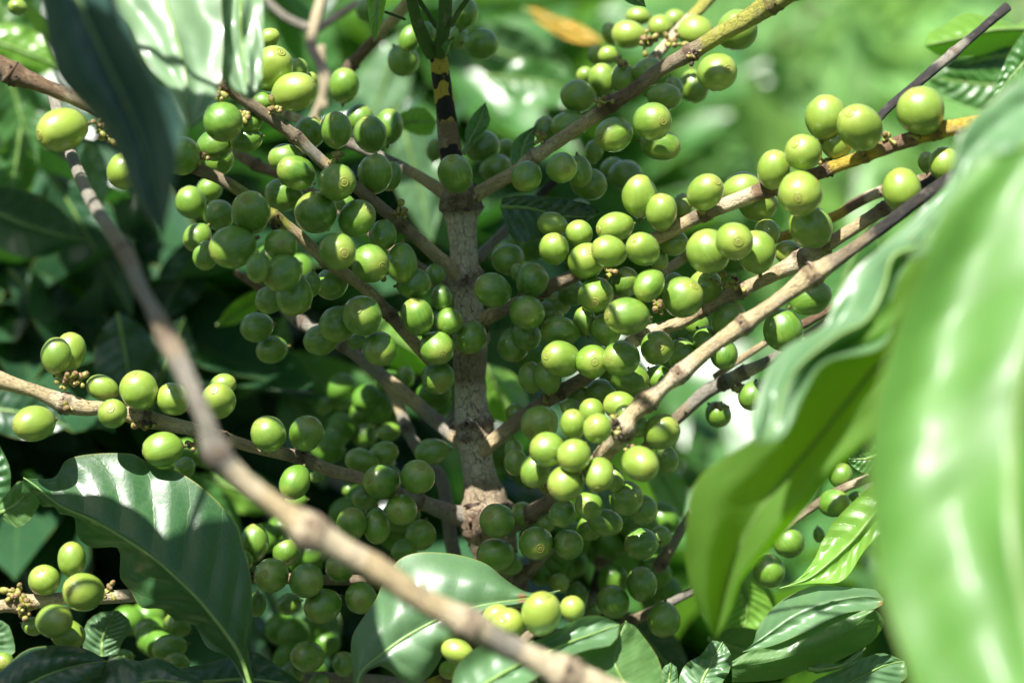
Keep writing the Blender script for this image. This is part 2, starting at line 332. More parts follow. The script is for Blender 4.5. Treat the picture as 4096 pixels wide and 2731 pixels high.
young = tube("young_stem", [(1005, 110, 21, 2.4, 'o'), (1012, 170, 21.5, 2.6, 'o'), (1022, 240, 22, 2.8, 'o'), (1030, 310, 24, 2.95, 'b'), (1036, 365, 26.5, 3.05, 'b')], bark_mat("blotched_bark", .1, (95, .475, (.018, .014, .014))), shrub, .0008, 32, 9, .05)
young["label"] = "upper stem blotched black and yellow"
BR = {}
def branch(key, pts, m="bark", label=None, seed=None, step=.0011, sides=18, lump=.08):
    o = tube("branch", pts, M[m], shrub, step, sides, seed if seed is not None else len(BR) + 11, lump)
    if label: o["label"] = label
    BR[key] = o; return o
branch('a', [(440, 150, 18, -2.6, 'b'), (515, 195, 17, -2, 'b', 'n'), (590, 250, 14, -1.5, 'd'), (680, 315, 15, -.8, 'd', 'n'), (712, 345, 13.5, -.6, 'g'), (760, 388, 14, -.2, 't', 'n'), (830, 440, 14, .8, 'd'), (920, 515, 15, 1.6, 'd', 'n'), (1000, 585, 16, 2.6, 't'), (1066, 645, 19, 3.6, 't')])
branch('b', [(-150, 70, 22, -4, 'b'), (0, 150, 22, -3, 'b'), (30, 170, 25, -2.8, 'b', 'n'), (100, 197, 18, -2.6, 'b'), (200, 240, 17, -2.2, 'd'), (300, 300, 17, -1.8, 'd', 'n'), (450, 385, 15, -1.4, 'k', 'n'), (500, 408, 14, -1.2, 'd'), (560, 445, 14, -1, 'y'), (632, 500, 15, -.5, 'k', 'n'), (690, 545, 14, 0, 't'), (750, 600, 14, .5, 't', 'n'), (830, 655, 14.5, 1.2, 't'), (895, 722, 15, 1.8, 'd', 'n'), (950, 785, 15, 2.4, 't'), (1010, 850, 15, 3.3, 'd')])
branch('c', [(600, 235, 12, 6.5, 'p'), (663, 264, 11, 6, 'p', 'n'), (740, 300, 11, 5.5, 'p'), (805, 330, 12, 5, 'g', 'n'), (900, 372, 12, 4.6, 'g'), (970, 410, 13, 4.2, 't'), (1045, 460, 18, 3.6, 't')])
branch('d', [(1065, 475, 20, 3.4, 'd'), (1105, 440, 17, 3.1, 't'), (1180, 398, 16, 2.6, 't'), (1225, 362, 16, 2.2, 'p', 'n'), (1330, 292, 16, 1.3, 't'), (1405, 238, 17, .8, 'b', 'n'), (1450, 212, 16, .5, 'b'), (1510, 165, 16, 0, 'd'), (1585, 122, 18, -.5, 'k', 'n'), (1650, 82, 19, -1, 'y'), (1720, 42, 21, -1.5, 'y'), (1775, 5, 24, -1.9, 'y', 'n'), (1900, -70, 20, -2.6, 'y')], label="yellow green branch rising to the top right")
branch('d2', [(1775, 5, 15, -1.9, 'y'), (1830, -10, 12, -2, 'y'), (1900, -25, 11, -2, 'y')])
branch('e', [(1400, 245, 12, 3, 'p'), (1504, 132, 12, 5, 'p', 'n'), (1561, 66, 12, 6, 'p'), (1612, 16, 14, 6.5, 'y'), (1680, -60, 14, 7, 'y')], label="thin pale pinkish twig")
branch('f', [(1085, 745, 20, 4, 't'), (1110, 732, 18, 3.7, 't'), (1180, 700, 16, 3, 'd'), (1250, 665, 16, 2.4, 'd', 'n'), (1330, 628, 15, 1.8, 'd'), (1420, 585, 15, 1.1, 'd', 'n'), (1500, 550, 16, .6, 't'), (1560, 520, 16, .2, 't'), (1618, 490, 17, -.2, 'd', 'n'), (1700, 458, 18, -.6, 'p'), (1768, 432, 19, -1, 'b', 'n'), (1880, 398, 15, -1.6, 'b'), (1905, 388, 15, -1.7, 'b', 'n'), (1915, 384, 15, -1.8, 'o'), (1965, 366, 15, -2.1, 'o'), (1985, 357, 16, -2.2, 'k', 'n'), (2060, 330, 17, -2.5, 'b'), (2095, 319, 18, -2.8, 'b'), (2106, 314, 18, -2.8, 'o'), (2150, 300, 20, -3, 'o', 'n'), (2230, 285, 18, -3.4, 'o'), (2400, 245, 18, -4, 'o')], label="long branch turning from brown to yellow at its right end")
branch('g', [(1090, 1045, 24, 4.2, 't'), (1130, 1015, 18, 3.7, 't'), (1214, 948, 17, 3, 'd'), (1290, 899, 16, 2.4, 'b', 'n'), (1346, 866, 16, 2, 'd'), (1420, 812, 15, 1.4, 'b'), (1475, 770, 17, .9, 'p', 'n'), (1560, 742, 15, .7, 't'), (1610, 712, 17, .5, 't', 'n'), (1700, 668, 17, .3, 't', 'n'), (1765, 636, 16, 0, 't'), (1842, 597, 24, -.3, 'p', 'n'), (1900, 562, 17, -.5, 't'), (1960, 525, 15, -.8, 't'), (2030, 480, 15, -1.1, 'd', 'n'), (2130, 425, 15, -1.6, 'k'), (2300, 330, 14, -2.4, 'd')])
branch('h', [(1120, 1240, 28, 4.5, 'd'), (1182, 1204, 19, 3.8, 'g'), (1216, 1181, 19, 3.2, 'd', 'n'), (1262, 1150, 18, 2.4, 'd'), (1330, 1090, 17, .2, 'd'), (1385, 1045, 18, -1.6, 't', 'n'), (1432, 985, 26, -2.8, 'p', 'n'), (1452, 952, 20, -3.0, 't'), (1485, 922, 23, -3.1, 'b', 'n'), (1525, 888, 16, -3.2, 'p'), (1562, 858, 20, -3.3, 'b', 'n'), (1630, 800, 17, -3.4, 't'), (1708, 745, 20, -3.5, 'b', 'n'), (1790, 688, 17, -3.6, 't'), (1866, 632, 24, -3.7, 'k', 'n'), (1950, 578, 15, -3.9, 'd'), (2050, 505, 15, -4.2, 'k'), (2130, 445, 14, -4.5, 'k'), (2300, 330, 14, -5, 'k')], label="bare branch crossing nearest the camera on the right")
branch('i', [(1450, 1060, 13, 4.5, 'd'), (1547, 968, 14, 3.9, 'd'), (1616, 905, 17, 3.6, 'g'), (1662, 879, 16, 3.4, 'k', 'n'), (1708, 856, 15, 3.2, 'p', 'n'), (1780, 820, 11, 2.8, 'g'), (1888, 747, 11, 2, 'p'), (2000, 680, 11, 1.4, 'p')])
branch('j', [(1640, 866, 8, 4.6, 't'), (1720, 812, 8, 4.2, 't'), (1785, 772, 8, 3.9, 't'), (1850, 742, 10, 3.6, 'b', 'n'), (1960, 680, 9, 3.2, 'b')], label="thin brown twig")
branch('k', [(1400, 690, 10, 5, 't'), (1540, 613, 11, 4.6, 'p'), (1600, 580, 12, 4.3, 'y'), (1760, 555, 12, 4, 'o'), (1910, 500, 12, 3.7, 'o'), (1965, 468, 12, 3.5, 'b'), (2025, 440, 13, 3.2, 'p', 'n'), (2180, 395, 12, 3, 'b')], label="yellow and brown twig behind the other branches")
branch('l', [(1985, 352, 9, -1.6, 'k'), (2022, 268, 9.5, -.6, 'k'), (2110, 190, 11, .6, 'k'), (2190, 122, 12, 1.6, 'g', 'n'), (2245, 75, 10, 2.2, 'k'), (2313, 17, 12, 2.9, 'k')], label="thin dead black stick pointing to the top right")
branch('m', [(-160, 800, 22, -1.8, 't'), (0, 872, 19, -1.2, 't'), (80, 898, 16, -.9, 't'), (148, 925, 22, -.6, 'p', 'n'), (200, 937, 18, -.4, 't'), (240, 938, 15, -.2, 't'), (335, 962, 19, .1, 'k', 'n'), (440, 985, 16, .5, 'p'), (510, 1005, 15, .8, 't', 'n'), (600, 1032, 13, 1.2, 't'), (690, 1050, 16, 1.6, 'd', 'n'), (750, 1076, 15, 2, 't'), (850, 1105, 14, 2.6, 't', 'n'), (960, 1150, 16, 3.3, 'g', 'n'), (1085, 1195, 26, 4.3, 'g')], label="pale branch crossing the lower left")
branch('n', [(540, 625, 8, 5.5, 'b'), (605, 668, 10, 5.4, 'b'), (690, 738, 15, 5.3, 'g', 'n'), (790, 795, 14, 5, 'k', 'n'), (850, 842, 15, 4.9, 'g'), (930, 905, 16, 4.7, 't'), (1000, 965, 17, 4.5, 'g'), (1066, 1020, 20, 4.3, 't')])
branch('o', [(840, 800, 10, 8, 'g'), (905, 910, 13, 7.5, 't'), (935, 985, 13, 7, 'g', 'n'), (975, 1055, 14, 6.6, 'g'), (1017, 1110, 15, 6.2, 'g'), (1040, 1260, 16, 6, 'g'), (1080, 1400, 18, 5.5, 'g')])
branch('p', [(-150, 1410, 15, -2.4, 't'), (0, 1392, 15, -1.6, 't'), (50, 1386, 20, -1.2, 'b', 'n'), (120, 1375, 14, -1, 'p'), (210, 1372, 16, -.6, 'p', 'n'), (300, 1367, 15, 0, 'p'), (440, 1350, 13, 1, 't'), (575, 1325, 13, 2, 't', 'n'), (700, 1330, 12, 2.6, 'd', 'n'), (850, 1330, 12, 3.2, 'd'), (980, 1318, 13, 3.8, 'd'), (1140, 1300, 20, 4.5, 'd')], label="pale branch at the lower left edge")
branch('q', [(985, 1575, 15, -.6, 'o'), (1040, 1550, 14, -.5, 'b'), (1085, 1533, 13, -.4, 'o', 'n'), (1200, 1470, 13, .8, 'd'), (1260, 1420, 12, 2, 'd')], label="orange brown twig end at the bottom")
branch('r', [(600, 1560, 12, 4, 'g'), (740, 1555, 12, 4, 'g', 'n'), (880, 1562, 12, 4.2, 'g'), (1160, 1600, 14, 4.6, 'g')])
branch('s', [(1386, 1232, 14, 8, 'p'), (1384, 1290, 17, 8, 'p', 'n'), (1375, 1330, 14, 8, 'k'), (1352, 1410, 11, 8, 'g'), (1340, 1570, 14, 8, 'g')], label="broken pale twig stub behind")
branch('t', [(1180, 1440, 16, 5, 'd'), (1350, 1460, 12, 4.8, 'g'), (1450, 1425, 12, 4.6, 'd', 'n'), (1540, 1383, 10, 4.4, 'g'), (1640, 1330, 9, 4, 'g'), (1740, 1262, 9, 3.6, 'g'), (1800, 1212, 10, 3.2, 'p', 'n'), (1907, 1138, 11, 2.6, 'd'), (1990, 1100, 11, 2.2, 'p'), (2150, 1040, 12, 1.6, 't')])
branch('u', [(1480, 1350, 12, 5.5, 'd'), (1520, 1290, 14, 5, 'd', 'n'), (1560, 1225, 11, 4.6, 'g'), (1600, 1160, 9, 4.2, 'g')])
branch('v', [(1095, 595, 14, 5, 'g'), (1135, 555, 12, 5.4, 'g'), (1180, 510, 11, 5.8, 'g'), (1260, 430, 10, 6.2, 'k'), (1290, 400, 10, 6.4, 'g')])
branch('w', [(780, 190, 12, 8, 'b'), (808, 150, 14, 7.6, 'b', 'n'), (848, 105, 14, 7.2, 'b'), (885, 65, 14, 6.8, 't'), (930, 15, 15, 6.4, 't'), (980, -50, 15, 6, 't')])
branch('x', [(520, 335, 12, 7, 'd'), (590, 380, 13, 6.6, 'b', 'n'), (650, 405, 12, 6.2, 'b'), (760, 470, 12, 5.8, 'd'), (900, 570, 13, 5, 'd'), (1060, 690, 16, 4.2, 'd')])
branch('y', [(1150, 1365, 16, 4.4, 'd'), (1215, 1310, 14, 3.8, 'd', 'n'), (1265, 1258, 11, 3.4, 'g')])
# green shoots at the tip of the trunk
def shoot(pts, label=None, sides=14):
    o = tube("shoot", pts, M["greenstem"], shrub, .001, sides, 5, .04, False)
    if label: o["label"] = label
shoot([(992, 128, 15, 2.3, 'e'), (972, 85, 16, 1.8, 'e'), (955, 40, 14, 1.4, 'e'), (938, -40, 13, 1, 'e')]); shoot([(1010, 130, 13, 2.2, 'e'), (1015, 90, 15, 1.8, 'e'), (1022, 40, 16, 1.5, 'e'), (1024, -50, 15, 1.2, 'e')])
shoot([(1002, 62, 6, 2.6, 'e'), (985, 35, 6, 2.4, 'e'), (955, -10, 6, 2.2, 'e')]); shoot([(1035, 60, 7, 1.4, 'e'), (1055, 25, 6, 1.2, 'e'), (1080, -10, 6, 1, 'e')]); shoot([(930, 45, 3, 2, 'e'), (912, 38, 3.5, 1.6, 'e'), (885, 28, 3, 1, 'e')])
# ------------------------------------------------------------------ clusters of undeveloped fruitlets at the nodes
def fruitlets(key, x, y, d, n, spread, seed, size=.0011, dark=False):
    rnd = random.Random(seed); c = V(x, y, d); par = BR[key]; vs = []; fs = []; mi = []; s = spread * 1.7415 * pxm(d)
    def ball(p, ax, r, lenr, mm):
        a = ax.orthogonal().normalized(); b = ax.cross(a); i0 = len(vs); rings = [(-1, .35), (-.6, .8), (0, 1), (.55, .9), (.85, .55), (.9, .25), (.8, .05)]
        for (h, q) in rings:
            for k in range(8): an = k * math.pi / 4; vs.append(p + ax * h * r * lenr + (a * math.cos(an) + b * math.sin(an)) * q * r)
        for j in range(len(rings) - 1):
            for k in range(8): k2 = (k + 1) % 8; fs.append((i0 + j * 8 + k, i0 + j * 8 + k2, i0 + j * 8 + 8 + k2, i0 + j * 8 + 8 + k)); mi.append(mm if j < 3 else (1 if mm == 0 else mm))
        fs.append(tuple(i0 + 48 + k for k in range(8))); mi.append(1 if mm == 0 else mm); fs.append(tuple(i0 + k for k in range(8))[::-1]); mi.append(mm)
    for q in range(n):
        off = (CR * rnd.gauss(0, .6) + CU * rnd.gauss(0, .6) + CB * abs(rnd.gauss(0, .5))) * s; p = c + off
        ax = (off.normalized() + Vector((rnd.gauss(0, .3), rnd.gauss(0, .3), rnd.gauss(0, .3)))).normalized()
        r = size * rnd.uniform(.65, 1.25); ball(p, ax, r, rnd.uniform(1, 1.7), 2 if dark and q % 2 else 0); ball(p - ax * r * 1.9, ax, r * .5, 2.2, 2 if dark else 0)
    obj("bud_cluster", vs, fs, [M["bud"], M["budtip"], M["char"]], par, mi=mi)
for q in [('b', 228, 292, -2.4, 10, 22, 1), ('b', 262, 315, -2.2, 6, 12, 2), ('b', 468, 362, -1.8, 6, 14, 3), ('a', 502, 213, -2.2, 5, 12, 4), ('a', 630, 250, -1.4, 7, 14, 5), ('a', 560, 268, -1.6, 5, 10, 6), ('a', 778, 358, -.6, 7, 15, 7), ('a', 918, 490, .8, 10, 16, 8),
   ('e', 1490, 95, 4.6, 14, 20, 9), ('e', 1545, 100, 4.8, 9, 18, 10), ('d', 1385, 232, .4, 5, 14, 11), ('d', 1590, 105, -.4, 4, 10, 12), ('d', 1425, 145, 3, 5, 10, 13), ('d', 1240, 320, 1.8, 6, 12, 14), ('f', 2035, 310, -2.6, 6, 13, 15), ('f', 2100, 315, -3, 4, 9, 16), ('f', 1895, 372, -1.4, 4, 10, 17),
   ('m', 158, 872, -.7, 16, 22, 18), ('m', 185, 868, -.7, 6, 12, 19), ('m', 320, 972, 0, 7, 16, 20), ('m', 445, 1022, .3, 8, 16, 21), ('m', 155, 935, -.9, 5, 10, 22), ('g', 1685, 655, -.3, 7, 18, 23), ('g', 1655, 640, -.2, 3, 12, 24), ('g', 1515, 705, .5, 8, 16, 25), ('f', 1400, 625, .4, 6, 16, 26), ('f', 1610, 478, -.5, 4, 8, 27),
   ('g', 1905, 590, -.6, 4, 12, 28), ('p', 35, 1360, -1.6, 13, 18, 29), ('p', 62, 1385, -1.7, 9, 16, 30), ('p', 250, 1350, -1, 8, 14, 31), ('p', 55, 1410, -1.6, 6, 14, 32), ('p', 235, 1368, -1, 4, 8, 33), ('i', 1700, 890, 3, 5, 16, 34), ('a', 880, 620, 1.6, 5, 14, 35), ('h', 1250, 1130, 2, 6, 16, 36), ('i', 1650, 930, 3, 4, 12, 37),
   ('c', 728, 280, 5.4, 6, 16, 38), ('g', 1250, 905, 2.4, 5, 14, 39), ('n', 700, 700, 5, 5, 14, 40)]: fruitlets(*q)
for q in [('h', 1413, 968, -3.6, 9, 14, 50, .0009, True), ('h', 1452, 1035, -3.6, 8, 12, 51, .0008, True), ('h', 1415, 995, -3.7, 5, 10, 52, .0009, True), ('g', 1690, 640, -.3, 4, 9, 53, .0008, True), ('b', 640, 530, -.6, 6, 12, 54, .0007, True), ('d', 1592, 128, -.8, 7, 13, 55, .0008, True), ('m', 345, 975, -.2, 7, 14, 56, .001, True)]: fruitlets(*q)
# ------------------------------------------------------------------ coffee cherries
CLUST = {'ul': "on the brown branch at the upper left edge", 'pt': "under the pale leaf hanging at the top left", 'pr': "beside the pale leaf hanging at the top left", 'tm': "above the dark branch left of the blotched stem",
 'lc': "between the two dark branches on the left", 'ft': "behind the left end of the front left branch", 'lb': "along the front left branch", 'ld': "in shade behind and under the front left branch", 'cl': "in the group left of the trunk's middle",
 'fk': "around the lower end of the front left branch", 'ts': "beside the green shoots at the top", 'tj': "around the fork right below the blotched stem", 'tt': "on the pale twig at the top", 'td': "along the yellow green branch at the top",
 'tl': "below the yellow green branch near its fork", 'rb': "on the brown and yellow right branch end", 'rt': "on the middle of the long right branch", 'rm': "in the sunlit bunch right of the trunk", 'rj': "just right of the trunk, above its middle",
 'rk': "around the left end of the middle right branch", 'rl': "in the row below the middle right branch", 'rd': "behind and under the bare front right branch", 'fb': "in the front bunch at the blackened node", 'fu': "in the shade beneath the front bunch",
 'ml': "on the pale branch crossing the left edge", 'mm': "on the pale branch between blurred branch and trunk", 'bg': "in the blurred clump left of the trunk", 'mt': "in the shade left of the trunk base", 'bt': "by the foot of the trunk",
 'bl': "on the stubby branch at the lower left edge", 'bm': "right of the big shaded bottom left leaf", 'bb': "low behind the bottom left leaves", 'bc': "in the yellowish bunch at the bottom middle", 'br': "in the dark group near the wavy leaf tip", 'rr': "between the wavy leaf and bright young leaf"}
